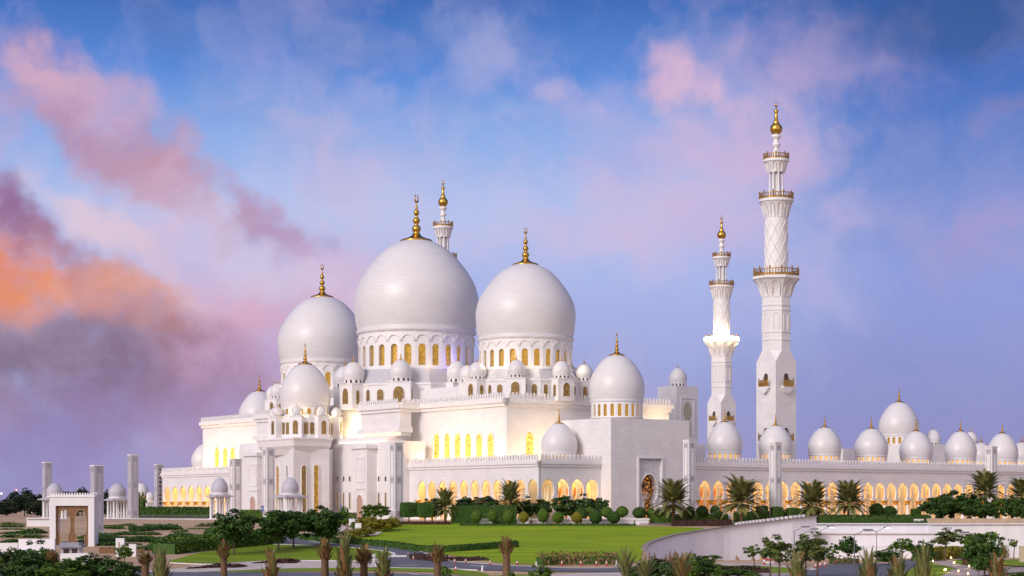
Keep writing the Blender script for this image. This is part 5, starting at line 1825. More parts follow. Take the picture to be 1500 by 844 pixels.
def cone(x, y, z, h, label, white=False):
    t = thing('traffic_bollard', label, 'bollard', (x, y, z), 0, 'red and white bollards beside the drives')
    r = h * .16
    m = MB(); m.lathe([(r * 1.9, 0), (r * 1.9, .08), (r * 1.15, .1), (r * .95, h * .5)], n=10, cap=True); part('base', m, white_paint if white else red_paint, t)
    m = MB(); m.lathe([(r * .96, h * .5), (r * .75, h * .8)], n=10); part('band', m, road_white, t)
    m = MB(); m.lathe([(r * .75, h * .8), (r * .5, h), (.01, h)], n=10); part('tip', m, road_white if white else red_paint, t)
CL = [(598, 814, 5, 'bollard at the tip of the road barrier'), (605.5, 821, 7, 'bollard beside the dark flower bed corner'), (634, 821, 6, 'bollard just left of the short palm trunk'), (666, 826, 8, 'bollard at the left end of the dark bed'),
      (682, 826, 8, 'bollard on the kerb below the dark bed'), (667.5, 837.5, 9, 'nearest bollard on the grass island'), (718, 828, 8, 'bollard left of the tall palm trunk'), (757.5, 828, 7.5, 'bollard right of the tall palm trunk'),
      (785.5, 829, 7, 'greyish bollard before the brown flower bed'), (823, 829, 8, 'bollard in front of the brown flower bed, left one'), (851, 829, 8, 'bollard in front of the brown flower bed, middle one'), (873.5, 829, 8, 'bollard in front of the brown flower bed, right one'),
      (888.5, 829.5, 8.5, 'reddest bollard at the end of the drive'), (903, 828.5, 7.5, 'pale bollard left of the young palms')]
for px, py, hp, lab in CL:
    p = GR(px, py); cone(p[0], p[1], ramp(p[1]), hp / F * p[1], lab, 'pale' in lab or 'grey' in lab)
p = GR(706.5, 837); cone(p[0], p[1], ramp(p[1]), 9 / F * p[1], 'white bollard alone on the grass island', True)
for px, py, hp, lab in ((1119.5, 829, 11, 'bollard at the left of the barrier board by the retaining wall'), (1143, 830, 8, 'bollard right of the barrier board by the retaining wall'), (1195, 833, 8, 'left one of three bollards at the sunken road mouth'), (1201.5, 832, 9, 'middle one of three bollards at the sunken road mouth'), (1208.5, 831, 9, 'right one of three bollards at the sunken road mouth')):
    p = low(px, py); cone(p[0], p[1], LZ, hp / F * p[1], lab)
a = low(1120, 828)
t = thing('barrier_board', 'striped barrier board standing at the foot of the retaining wall', 'barrier', (a[0], a[1], LZ))
for k in range(3):
    m = MB(); m.box(0, 1.7, -.04, .04, .35 + k * .55, .65 + k * .55); part('board', m, red_paint if k == 1 else road_white, t)
for x in (.1, 1.6):
    m = MB(); m.box(x - .05, x + .05, .05, .15, 0, 1.9); part('post', m, metal_grey, t)
# distant lamps on the horizon at left
for px, py, d, mm, lab in ((2, 724, 900, lamp_on, 'distant lit lamp mast at the left edge'), (24, 719, 950, lamp_red, 'distant mast with a red light above the trees'), (74 - 60, 739, 900, lamp_red, 'low red light at the far left horizon'), (114, 718, 980, lamp_on, 'tiny lit mast over the trees behind the gateway'), (46, 751, 700, lamp_on, 'small white lamp under the far trees'), (59, 752, 700, lamp_on, 'second small white lamp under the far trees, nearer the pillar')):
    x = (px - 750) / F * d; zt_ = (HY - py) / F * d; zb = -3
    t = thing('lamp_mast', lab, 'lamp mast', (x, d, zb), 0, 'distant lamps at left')
    m = MB(); m.tube([(0, 0, 0), (0, 0, max(.4, zt_ - zb))], .12, 6); part('pole', m, metal_grey, t)
    m = MB(); m.lathe([(.05, -.3), (.3, -.15), (.3, .15), (.05, .3)], (0, 0, zt_ - zb + .3), 8); part('lamp', m, mm, t)
# ================================================================ PLANTS
rnd = random.Random(7)
def quad(mb, c, n, up, w_, h, m=0):
    n = n.normalized(); x = up.cross(n)
    if x.length < 1e-3:
        x = n.orthogonal()
    x.normalize(); y = n.cross(x)
    mb.add([c - x * w_ - y * h * .2, c + y * h * -.9, c + x * w_ + y * h * .1, c + y * h], [(0, 1, 2, 3)], m)
def rv(r):
    while True:
        v = Vector((r.uniform(-1, 1), r.uniform(-1, 1), r.uniform(-1, 1)))
        if .05 < v.length < 1:
            return v
def crown_mesh(seed, m, clumps=46, leaves=46, ls=.05, flat=.8, hollow=.45, lumpy=.30, mats2=None, flowers=0):
    """unit crown (radius about 1): leaf clumps spread through an uneven volume"""
    r = random.Random(seed); mb = MB()
    for k in range(clumps):
        d = rv(r).normalized()
        rad = hollow + (1 - hollow) * r.random() ** .6
        c = Vector((d.x * rad, d.y * rad, d.z * rad * flat)) * (1 - lumpy + lumpy * 1.6 * r.random())
        cr = r.uniform(.16, .30)
        for q in range(leaves):
            o = rv(r) * cr; o.z *= .65
            nn = (rv(r) + Vector((0, 0, .6)) + d * .5)
            quad(mb, c + o, nn, rv(r), ls * r.uniform(.6, 1.2), ls * r.uniform(1.0, 1.9), 0)
        if flowers:
            for q in range(flowers):
                o = rv(r).normalized() * cr * 1.05
                quad(mb, c + o, o + d, rv(r), ls * .5, ls * .6, 1)
    return mb.mesh('crown', [m, petal] if flowers else m)
def trunk_mesh(seed, h, r0=.18, limbs=5, spread=1.0, bark_m=None, lean=.15, fork=.55):
    r = random.Random(seed); mb = MB()
    bx, by = r.uniform(-lean, lean) * h, r.uniform(-lean, lean) * h
    f = Vector((bx * fork, by * fork, h * fork))
    mb.tube([(0, 0, -.4), (bx * .2, by * .2, h * fork * .5), f], [r0 * 1.25, r0, r0 * .85], 8)
    for k in range(limbs):
        a = 2 * math.pi * (k + r.random() * .6) / limbs
        e = f + Vector((math.cos(a) * spread, math.sin(a) * spread, h * (1 - fork) * r.uniform(.8, 1.35)))
        mid = (f + e) / 2 + Vector((math.cos(a), math.sin(a), -.3)) * spread * .12
        mb.tube([f, mid, e], [r0 * .7, r0 * .45, r0 * .16], 6)
        for q in range(2):
            e2 = e + Vector((r.uniform(-1, 1), r.uniform(-1, 1), r.uniform(.2, 1))) * spread * .5
            mb.tube([mid, (mid + e2) / 2, e2], [r0 * .35, r0 * .22, r0 * .08], 5)
    return mb.mesh('trunk', bark_m or bark, True)
CROWNS = {}
def crowns(kind):
    if kind not in CROWNS:
        P = {'dark': (leaf_dark, dict(clumps=80, leaves=60, ls=.055, flat=.85, hollow=.35)),
             'mid': (leaf_mid, dict(clumps=60, leaves=46, ls=.06, flat=.85, hollow=.35)),
             'sparse': (leaf_mid, dict(clumps=30, leaves=34, ls=.07, flat=.8, hollow=.3, lumpy=.4)),
             'olive': (leaf_olive, dict(clumps=44, leaves=40, ls=.065, flat=.8, hollow=.3, lumpy=.4)),
             'far': (leaf_far, dict(clumps=60, leaves=50, ls=.06, flat=.8, hollow=.3)),
             'flower': (leaf_dark, dict(clumps=95, leaves=54, ls=.06, flat=.9, hollow=.3, flowers=2)),
             'shrub': (leaf_dark, dict(clumps=70, leaves=56, ls=.05, flat=.8, hollow=.4)),
             'shrubmid': (leaf_mid, dict(clumps=70, leaves=50, ls=.055, flat=.8, hollow=.4)),
             'yellow': (leaf_yellow, dict(clumps=70, leaves=50, ls=.05, flat=.7, hollow=.45)),
             }[kind]
        CROWNS[kind] = [crown_mesh(100 * (len(CROWNS) + 1) + i, P[0], **P[1]) for i in range(3)]
    return CROWNS[kind]
TR = {}
def tree(px, ybase, ytop, wpx, label, kind='mid', d=None, name='broadleaf_tree', cat='tree', group=None, trunk_frac=.35, var=None, lowz=False, r0=None):
    if d is None:
        p = low(px, ybase) if lowz else GR(px, ybase)
        x, y = p; z = LZ if lowz else ramp(y)
    else:
        x, y = atp(px, d)
        z = (LZ if lowz else H(x, y)) if ybase is None else (HY - ybase) / F * d
    s = F / y
    top = (HY - ytop) / F * y; h = top - z; rad = wpx / 2 / s
    v = rnd.randrange(3) if var is None else var
    t = thing(name, label, cat, (x, y, z), rnd.uniform(0, 6.28), group)
    ch = h * (1 - trunk_frac)
    if trunk_frac > .05:
        o = link('trunk', trunk_mesh(rnd.randrange(9999), h * (trunk_frac + .25), r0 or max(.08, h * .022), 5, rad * .45, None, .06, .75 if trunk_frac > .3 else .6), t)
    c = link('crown', crowns(kind)[v], t, (0, 0, h - ch * .50))
    c.scale = (rad * 1.04, rad * 1.04, ch * .60)
    c.rotation_euler = (0, 0, rnd.uniform(0, 6.28))
    return t
G1 = 'round-crowned trees along the drive'
tree(343, 813, 747, 66, 'round dark tree furthest left of the three beside the sandy terraces', 'dark', group=G1, trunk_frac=.27)
tree(408, 806, 742, 66, 'round dark tree in the middle of the three, by the start of the drive', 'dark', group=G1, trunk_frac=.24)
tree(430, 803, 743, 40, 'slim dark tree just behind the middle one of the drive trees', 'dark', group=G1, trunk_frac=.27)
tree(470, 801, 742, 62, 'round dark tree furthest right of the three, nearest the yellow shrubs', 'dark', group=G1, trunk_frac=.2)
tree(182, 833, 799, 24, 'young thin tree in front of the white sign slab', 'mid', group=None, trunk_frac=.4)
# trees in the right-hand garden
G2 = 'young trees along the sunken road'
tree(1105, 836, 797, 29, 'small lone young tree before the blank part of the retaining wall', 'sparse', lowz=True, group=G2, trunk_frac=.45)
tree(1141, 848, 786, 49, 'young tree with a broad crown left of the first street lamp', 'olive', lowz=True, group=G2, trunk_frac=.36)
tree(1128, 846, 788, 24, 'wispy young tree with bare top twigs at the left of the broad one', 'sparse', lowz=True, group=G2, trunk_frac=.5)
tree(1180, 846, 789, 37, 'young multi-stemmed tree hiding the second street lamp', 'olive', lowz=True, group=G2, trunk_frac=.42)
tree(1197, 848, 782, 54, 'tallest leafy young tree by the mouth of the sunken road', 'olive', lowz=True, group=G2, trunk_frac=.36)
tree(1221, 828, 795, 22, 'thin young tree to the right of the leafy cluster', 'sparse', lowz=True, group=G2, trunk_frac=.45)
tree(1243, 828, 788, 32, 'dark dense young tree before the low wall', 'dark', lowz=True, group=G2, trunk_frac=.38)
tree(1322, 822, 786, 44, 'wide dark-leaved tree behind the white beam', 'sparse', lowz=True, group=G2, trunk_frac=.3)
tree(1302, 829, 804, 41, 'low dark tree in front of the white beam', 'dark', lowz=True, group=G2, trunk_frac=.2)
tree(1353, 832, 795, 32, 'dark leafy tree right of the white beam', 'dark', lowz=True, group=G2, trunk_frac=.25)
tree(1385, 823, 775, 51, 'flat-topped umbrella tree standing alone over the garden path', 'olive', lowz=True, group=G2, trunk_frac=.5)
tree(1424, None, 779, 49, 'airy tree with thin branches against the whitewashed wall', 'sparse', d=340, lowz=True, group=G2, trunk_frac=.4)
tree(1442, None, 774, 56, 'tall airy tree at right reaching the planter wall', 'sparse', d=330, lowz=True, group=G2, trunk_frac=.35)
tree(1442, 846, 786, 56, 'dense dark conical tree in the right-hand garden', 'dark', lowz=True, group=G2, trunk_frac=.15)
tree(1485, None, 788, 15, 'tiny tree against the white wall at the right edge', 'sparse', lowz=True, d=395, group=G2, trunk_frac=.5)
tree(1038, 838, 811, 41, 'small flat-crowned tree left of the blank retaining wall', 'sparse', lowz=True, group=G2, trunk_frac=.4)
# dark trees in the upper right garden
G3 = 'dark garden trees before the courtyard arcade'
for px, d, yt, w_, lab in ((1372, 428, 724, 46, 'dark garden tree furthest left above the tan planter wall'), (1395, 432, 722, 50, 'tallest dark garden tree above the tan planter wall'), (1420, 428, 726, 46, 'dark garden tree left of the palm above the tan planter wall'),
                           (1438, 426, 731, 36, 'dark garden tree directly below the palm crown'), (1462, 432, 729, 28, 'lighter tree right of the palm'), (1482, 430, 727, 32, 'dark tree close to the right edge palm'), (1499, 428, 730, 30, 'dark tree cut off by the right edge')):
    tree(px, None, yt, w_, lab, 'dark' if 'lighter' not in lab else 'mid', d=d, group=G3, trunk_frac=.18)
# frangipani
G4 = 'frangipani trees in flower before the arcade'
for px, d, yt, w_, lab in ((633, 436, 731, 30, 'frangipani behind the clipped box topiaries'), (686, 437, 729, 42, 'flowering frangipani left of the second palm'), (716, 438, 728, 44, 'flowering frangipani over the long clipped hedge'), (770, 438, 731, 38, 'frangipani right of the second palm'),
                           (795, 438, 733, 28, 'small frangipani beside the glowing corner column'), (829, 437, 728, 40, 'frangipani with the widest crown before the short arcade'), (856, 437, 727.5, 44, 'frangipani in full flower below the rightmost arch of the short arcade'), (879, 436, 731, 30, 'frangipani nearest the portal corner'),
                           (541, 428, 738, 26, 'left one of the low spreading trees before the entrance block'), (558, 428, 738, 26, 'right one of the low spreading trees before the entrance block'), (505, 425, 741, 14, 'small round tree by the white boxes')):
    tree(px, None, yt, w_, lab, 'flower' if 'rangipani' in lab else 'mid', d=d, group=G4 if 'rangipani' in lab else None, trunk_frac=.30)
# far dark trees on the left horizon
G5 = 'dark trees on the far left horizon'
for px, d, yt, w_, lab in ((22, 690, 722, 44, 'dense far tree between the left edge and the tall ragged one'), (50, 690, 728, 44, 'low dense far tree in front of the leftmost pillar'), (2, 680, 736, 40, 'low far bush at the left edge'), (110, 720, 722, 40, 'dense low far tree behind the gateway parapet'), (140, 720, 722, 36, 'far tree directly behind the dimmed grey pillar'), (164, 720, 726, 40, 'low far tree filling the gap left of the tall pillar'), (75, 720, 734, 40, 'low far tree behind the gateway left post')):
    tree(px, None, yt, w_, lab, 'far', d=d, group=G5, trunk_frac=.04)
for px, d, yt, w_, lab in ((8, 720, 733, 40, 'far tree at the very left edge'), (36, 700, 715, 46, 'tall far tree with a ragged crown left of the pillars'), (60, 720, 722, 26, 'far tree beside the leftmost pillar'), (100, 740, 716, 40, 'far tree over the left half of the gateway'), (120, 740, 713, 36, 'far tree over the right half of the gateway'),
                           (158, 740, 718, 30, 'far tree behind the left kiosk'), (206, 640, 719, 16, 'far olive tree right of the tall left pillar'), (84, 760, 722, 30, 'far tree hidden behind the gateway kiosk'), (180, 740, 728, 40, 'low far tree behind the kiosk columns')):
    tree(px, None, yt, w_, lab, 'far' if 'olive' not in lab else 'mid', d=d, group=G5, trunk_frac=.1)

# ---- shrubs without visible trunks
def shrub(px, ybase, ytop, wpx, label, kind, d=None, lowz=False, group=None, cat='shrub'):
    return tree(px, ybase, ytop, wpx, label, kind, d, 'shrub', cat, group, .02, None, lowz)
G6 = 'dark bushes in the lower left corner'
for px, d, yt, w_, k, lab in ((12, 282, 806, 60, 'shrub', 'dark bush in the lower left corner'), (40, 300, 800, 44, 'flower', 'leafy bush before the lavender wall block'), (60, 288, 799, 50, 'flower', 'tall leafy bush right of the corner bush'), (45, 268, 815, 70, 'shrub', 'broad dark bush at the bottom left'), (104, 276, 818, 56, 'shrubmid', 'green bush below the guard booth'),
                              (128, 282, 811, 62, 'shrub', 'dark bush below the gateway pillar'), (160, 280, 817, 56, 'shrub', 'dark bush left of the tied palms'), (186, 278, 824, 44, 'shrub', 'low dark bush at the foot of the tied palms'), (78, 262, 826, 60, 'shrubmid', 'green bush on the bottom edge')):
    shrub(px, None, yt, w_, lab, k, d, False, G6)
G7 = 'yellow-green shrubs between the drive and the entrance block'
for px, py, yt, w_, k, lab in ((556, 779, 757, 42, 'yellow', 'largest yellow-green shrub right of the white boxes'), (540, 776, 754, 36, 'yellow', 'yellow-green shrub behind the white boxes'), (572, 777, 759, 28, 'yellow', 'yellow-green shrub at the lawn corner'), (528, 787, 772, 26, 'yellow', 'rounded olive shrub below the white boxes'),
                               (514, 789, 775, 22, 'yellow', 'olive shrub beside the pale path'), (538, 786, 774, 20, 'yellow', 'small olive shrub at the end of the lawn hedge'), (505, 770, 757, 26, 'shrubmid', 'green shrub above the path'), (518, 775, 764, 14, 'shrubmid', 'small green shrub between the white boxes'), (490, 765, 752, 30, 'shrubmid', 'green shrub before the entrance block steps'), (575, 772, 755, 18, 'yellow', 'upright yellow shrub beside the pillar')):
    shrub(px, py, yt, w_, lab, k, None, False, G7)
G8 = 'bushes at the foot of the retaining wall'
for px, py, yt, w_, k, lab in ((960, 846, 816, 44, 'shrub', 'dark bush between the young palms'), (935, 850, 826, 40, 'flower', 'white-flowering bush below the young palms'), (985, 848, 822, 40, 'flower', 'flowering bush left of the dark round bush'), (1022, 850, 814, 50, 'shrub', 'dark round bush right of the young palms'), (1010, 852, 812, 30, 'shrubmid', 'green bush behind the yellowish young palm'), (1050, 843, 826, 30, 'shrubmid', 'low green bush at the foot of the wall'),
                               (1080, 852, 834, 70, 'shrubmid', 'broad low bush on the bottom edge'), (1500, 849, 838, 50, 'shrubmid', 'low bush at the lower right corner')):
    shrub(px, py, yt, w_, lab, k, None, True, G8)
shrub(652, 850, 826, 30, 'sparse green bush wrapped round the short palm trunk', 'sparse', None, False)
shrub(792, 860, 829, 40, 'bright green bush on the bottom edge right of the tall palm trunk', 'shrubmid', None, False)
shrub(748, 866, 838, 24, 'small bush beside the tall palm trunk base', 'shrubmid', None, False)

# ---- clipped topiary: a lumpy ball of leaves on a stem
def topiary_mesh(seed, shape='ball', m=leaf_mid, n=3800):
    r = random.Random(seed); mb = MB()
    core = MB()
    for k in range(n):
        d = rv(r).normalized()
        if shape == 'ball':
            p = Vector((d.x, d.y, d.z * 1.05))
            if d.z > .3:
                p.x *= 1 - (d.z - .3) * .22; p.y *= 1 - (d.z - .3) * .22
            nrm = d
        else:
            q = max(abs(d.x), abs(d.y), abs(d.z)); p = d / q * .93
            p = p.lerp(d * 1.15, .18); nrm = d
        p *= r.uniform(.92, 1.02)
        quad(mb, p * r.uniform(.96, 1.07), nrm + rv(r) * .9, rv(r), .05 * r.uniform(.7, 1.4), .085 * r.uniform(.8, 1.4))
    return mb.mesh('crown', m)
TOP = {}
def topiary(px, d, ytop, ybot, wpx, label, shape='ball', m=leaf_mid, group=None, ybase=None):
    k = (shape, m.name)
    if k not in TOP:
        core = MB()
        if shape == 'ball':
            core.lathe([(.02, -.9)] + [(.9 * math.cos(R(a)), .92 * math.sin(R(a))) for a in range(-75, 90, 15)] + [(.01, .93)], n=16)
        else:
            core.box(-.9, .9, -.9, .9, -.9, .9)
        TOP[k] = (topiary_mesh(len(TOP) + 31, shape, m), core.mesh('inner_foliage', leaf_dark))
    x, y = atp(px, d); s = F / d
    z = H(x, y) if ybase is None else (HY - ybase) / F * d
    zt_ = (HY - ytop) / F * d; zb_ = (HY - ybot) / F * d
    t = thing('topiary_tree', label, 'topiary', (x, y, z), 0, group)
    hh = (zt_ - zb_) / 2
    c = link('crown', TOP[k][0], t, (0, 0, zb_ + hh - z)); c.scale = (wpx / 2 / s, wpx / 2 / s, hh)
    c.rotation_euler = (0, 0, rnd.uniform(0, 6) if shape == 'ball' else R(10))
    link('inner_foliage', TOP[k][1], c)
    m_ = MB(); m_.tube([(0, 0, -.3), (.03, 0, max(.3, zb_ - z + hh * .4))], [.16, .12], 7); part_ = link('trunk', m_.mesh('trunk', bark, True), t)
    return t
G9 = 'ball-clipped topiaries along the lawn'
BALLS = [(698, 424, 747, 765, 16, leaf_mid, 'leftmost ball topiary, before the long clipped hedge'), (721.5, 424, 746, 764, 15, leaf_mid, 'second ball topiary, before the right part of the clipped hedge'), (745, 424, 747, 766, 16, leaf_mid, 'ball topiary at the right end of the clipped hedge'),
         (767, 423, 750, 765, 15.5, leaf_yellow, 'yellow-green ball topiary above the first long planter'), (795.5, 424, 746, 764.5, 17, leaf_mid, 'ball topiary left of the glowing corner column'), (817.5, 424, 750, 766, 17, leaf_mid, 'ball topiary right of the glowing corner column'),
         (845, 423, 750.5, 765.5, 17, leaf_yellow, 'light green ball topiary in front of a darker one'), (851, 427, 744, 764, 18, leaf_clip, 'dark ball topiary just behind the light green one'), (863.5, 430, 743, 756, 16, leaf_mid, 'small ball topiary at the back under the frangipani'), (872.5, 423, 747, 767, 19, leaf_clip, 'very dark ball topiary before the narrow planter'),
         (889, 430, 743, 758, 17, leaf_mid, 'ball topiary at the portal corner, back row'), (899, 423, 750, 766, 19, leaf_clip, 'broad dark ball topiary, front row right'), (911.5, 430, 742, 757, 18, leaf_mid, 'pointed ball topiary at the left of the portal doorway'), (936.5, 430, 743.5, 759, 20, leaf_clip, 'large ball topiary immediately left of the stained glass door'),
         (954, 431, 745, 758, 14, leaf_mid, 'ball topiary in front of the stained glass door'), (964, 430, 746, 759, 13, leaf_dark, 'small dark ball topiary right of the stained glass door'), (977, 431, 748, 759, 16, leaf_dark, 'ball topiary in the shadow of the large palm'), (1010, 430, 742.5, 760, 17, leaf_dark, 'ball topiary at the foot of the portal pillar'),
         (1028.5, 430, 741.5, 758, 18, leaf_dark, 'ball topiary left of the short white wall'), (1047.5, 436, 741, 756, 15, leaf_dark, 'ball topiary behind the short white wall'), (1051.5, 427, 747, 759.5, 14, leaf_dark, 'ball topiary in front of the short white wall'),
         (1284, 434, 738, 758, 22, leaf_dark, 'large dark ball topiary below the arcade at right'), (1303, 434, 742, 758, 22, leaf_dark, 'dark ball topiary beside the large one at right')]
for px, d, yt, yb, w_, m_, lab in BALLS:
    topiary(px, d, yt, yb, w_ * .97, lab, 'ball', m_, G9)
G10 = 'box-clipped topiaries'
for px, d, yt, yb, w_, m_, lab in ((599, 432, 736, 757.5, 25, leaf_clip, 'left one of the two box topiaries beside the tall pillar'), (622.5, 428, 736.5, 758, 23, leaf_clip, 'right one of the two box topiaries, before the palm'),
                                  (1138, 426, 742.5, 760, 16, leaf_dark, 'box-clipped bush at the foot of the pillar under the minaret'), (1161.5, 426, 744, 758, 18, leaf_dark, 'box-clipped bush right of the pillar under the minaret'), (1116, 428, 741, 760, 16, leaf_dark, 'box-clipped bush half hidden by a palm'), (1341.5, 428, 745, 755, 13, leaf_dark, 'small box-clipped bush on a stem at right')):
    topiary(px, d, yt, yb, w_, lab, 'box', m_, G10)

# ---- hedges: clipped runs with a skin of leaves
def hedge(label, pts, width, height, m, zf=H, name='hedge', loose=.05, dens_=16, cat='hedge', ls=.16):
    P = [Vector((p[0], p[1], 0)) for p in pts]
    x0, y0 = P[0].x, P[0].y; z0 = zf(x0, y0)
    t = thing(name, label, cat, (x0, y0, z0))
    OFF[t.name] = (x0, y0, z0)
    r = random.Random(int(abs(x0 * 37 + y0 * 11)))
    core = strip_mesh(pts, width * .9, -.3, height * .94, zf)
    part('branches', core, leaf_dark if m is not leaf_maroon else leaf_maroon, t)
    mb = MB()
    for a, b in zip(P, P[1:]):
        L = (b - a).length; d = (b - a).normalized(); n = Vector((-d.y, d.x, 0))
        for k in range(int(L * (height * 2 + width) * dens_)):
            s_ = r.random() * L; q = r.random() * (2 * height + width)
            if q < height:
                o, z, nn = -width / 2, q, -n
            elif q < height * 2:
                o, z, nn = width / 2, q - height, n
            else:
                o, z, nn = q - 2 * height - width / 2, height, Vector((0, 0, 1))
            c = a + d * s_ + n * (o + r.uniform(-1, 1) * loose)
            c.z = zf(c.x, c.y) + z + r.uniform(-1, 1) * loose * 1.4
            quad(mb, c, nn + rv(r) * .8, rv(r), ls * r.uniform(.6, 1.2), ls * 1.5 * r.uniform(.7, 1.3))
    part('leaves', mb, m, t)
    return t
def pxl(pts, n=4):
    return [GR(*p) for p in smoothp(pts, n, False)]
def dln(px0, px1, d0, d1=None, n=1):
    d1 = d1 or d0
    return [atp(px0 + (px1 - px0) * i / n, d0 + (d1 - d0) * i / n) for i in range(n + 1)]
hedge('long tall clipped hedge between the palm and the second palm', dln(661, 757, 431), 4.0, 4.1, leaf_clip, loose=.03, dens_=30, ls=.11)
hedge('low dark edging hedge below the white planters', dln(673, 931, 421.5), 1.2, .42, leaf_dark)
hedge('low clipped hedge curving along the front of the lawn above the drive', pxl([(441, 790.5), (460, 793), (500, 797), (545, 800), (585, 804), (615, 808.5), (660, 808.5), (705, 805.5), (757, 801.5)]), 1.2, 1.15, leaf_clip)
hedge('loose green hedge below the sandy terraces', pxl([(240, 812), (262, 809), (300, 805), (345, 801), (395, 795.5)]), 5.0, 2.0, leaf_mid, loose=.5, dens_=14, ls=.22)
hedge('flowering dark hedge in front of the far left arcade', dln(203, 312, 552), 5, 2.9, leaf_dark, loose=.3, dens_=10, ls=.25)
hedge('low hedge behind the retaining wall below the palms at right', dln(1200, 1362, 424), 3, 1.8, leaf_dark, loose=.1)
hedge('low dark edging along the top of the straight retaining wall', dln(1205, 1358, 416), 1.0, .9, leaf_dark, loose=.1)
hedge('clipped green hedge between the last planter and the pillar', dln(952, 1066, 430.5), 2.2, 2.0, leaf_mid)
hedge('dark maroon hedge right of the grey railing', dln(984, 1072, 421.5), 2.5, 1.3, leaf_maroon)
hedge('dark maroon hedge under the box topiaries', dln(576, 660, 426), 1.6, .6, leaf_maroon)
hedge('short clipped hedge left of the pavilion pillar', dln(352, 385, 480), 2, 2.4, leaf_mid)
hedge('clipped hedge before the pavilion behind the drive trees', dln(430, 522, 446), 2, 1.9, leaf_olive)
hedge('dark hedge below the boxed bushes at the foot of the arcade', dln(1075, 1200, 436), 2.5, 2.4, leaf_dark, loose=.15)
lz = lambda x, y: LZ
hedge('yellow-green hedge curving behind the garden path', [low(*p) for p in smoothp([(1352, 823), (1375, 820.5), (1405, 817), (1436, 814.5)], 4, False)], 4.5, 2.1, leaf_yellow, lz, loose=.4, dens_=14, ls=.2)
hedge('yellow-green hedge near the right edge of the garden', [low(*p) for p in smoothp([(1455, 817), (1480, 816), (1515, 816)], 4, False)], 4.5, 2.3, leaf_yellow, lz, loose=.4, dens_=14, ls=.2)
hedge('dark purple shrub bed beside the garden path', [low(*p) for p in ((1414, 829), (1450, 829))], 4, 1.6, leaf_maroon, lz, loose=.5, dens_=14, ls=.2)
hedge('reddish low planting along the sunken road', [low(*p) for p in ((1214, 826), (1258, 826.2))], 1.6, 1.1, mat('rust_leaves', (.16, .06, .04), .7, island=(.28, .14, .08)), lz, loose=.4, dens_=14, ls=.16)
hedge('brown-leaved flower bed behind the bollards', pxl([(790, 828), (830, 826.5), (870, 826.5), (905, 826)]), 2.5, 1.4, mat('brown_leaves', (.16, .10, .035), .7, island=(.26, .17, .07)), loose=.5, dens_=14, ls=.18)
hedge('dark mulch-coloured bed left of the short palm trunk', pxl([(606, 819), (640, 822.5), (655, 823)]), 2.0, .8, leaf_maroon, loose=.3)
hedge('dark bed under the loose hedge beside the flowering bushes', [low(*p) for p in ((1045, 842), (1095, 839), (1118, 841))], 2.5, .8, leaf_maroon, lz, loose=.3)
# ground cover nobody could count
def cover(label, runs, m, wdt, h, name='ground_cover'):
    mb = MB(); r = random.Random(5)
    for (p, q) in runs:
        a, b = Vector(GR(*p)), Vector(GR(*q)); L = (b - a).length; d = (b - a).normalized(); n = Vector((-d.y, d.x))
        ph = r.uniform(0, 6)
        for k in range(int(L * wdt * 20)):
            t_ = r.random(); e = (1 - abs(2 * t_ - 1) ** 3) * (.65 + .35 * math.sin(ph + t_ * L * .5))
            c = a + d * (t_ * L) + n * r.uniform(-1, 1) * wdt / 2 * e
            z = ramp(c.y)
            quad(mb, Vector((c.x, c.y, z + r.random() * h * e)), rv(r) + Vector((0, -.3, .8)), rv(r), .22 * r.uniform(.6, 1.2), .3 * r.uniform(.7, 1.3))
    o = link(name, mb.mesh(name, m))
    return tag(o, label, 'ground cover', None, 'stuff')
cover('dark green creeping strips across the sandy terraces at left', [((150, 774), (182, 775)), ((165, 783.5), (236, 783.5)), ((100, 789), (232, 789.5)), ((238, 788.5), (330, 786)), ((120, 793), (262, 793.5)), ((142, 799), (208, 799)), ((270, 794), (290, 791)), ((285, 788), (330, 788)), ((0, 782), (70, 781)), ((196, 780), (230, 771.5)), ((0, 806), (60, 800)), ((0, 772), (36, 772.5)), ((84, 797), (150, 796)), ((215, 803), (262, 801)), ((150, 806), (235, 806)), ((300, 781), (352, 778)), ((212, 775), (268, 776)), ((0, 787), (62, 788)), ((0, 795), (28, 794))], leaf_dark, 6.0, 1.1)
cover('yellowish scrub strips across the sandy terraces at left', [((150, 771), (200, 770)), ((0, 768), (40, 769)), ((0, 776), (36, 776)), ((250, 780), (275, 778.5)), ((285, 771.5), (330, 770)), ((275, 775.5), (330, 775)), ((300, 797), (330, 795)), ((350, 790), (385, 787)), ((20, 788), (70, 786))], leaf_olive, 4.0, .6)
cover('dark maroon planting beds beside the drive and path', [((272, 834), (345, 830)), ((330, 832), (362, 830)), ((370, 826), (440, 823)), ((408, 826), (436, 825)), ((648, 818.5), (716, 820.5)), ((660, 821), (708, 821))], leaf_maroon, 4.5, .7, 'flower_bed')
cover('white flowers scattered before the far left hedge', [((205, 757.5), (250, 757.5)), ((248, 757), (310, 757))], petal, 2.0, 1.8, 'flowers')

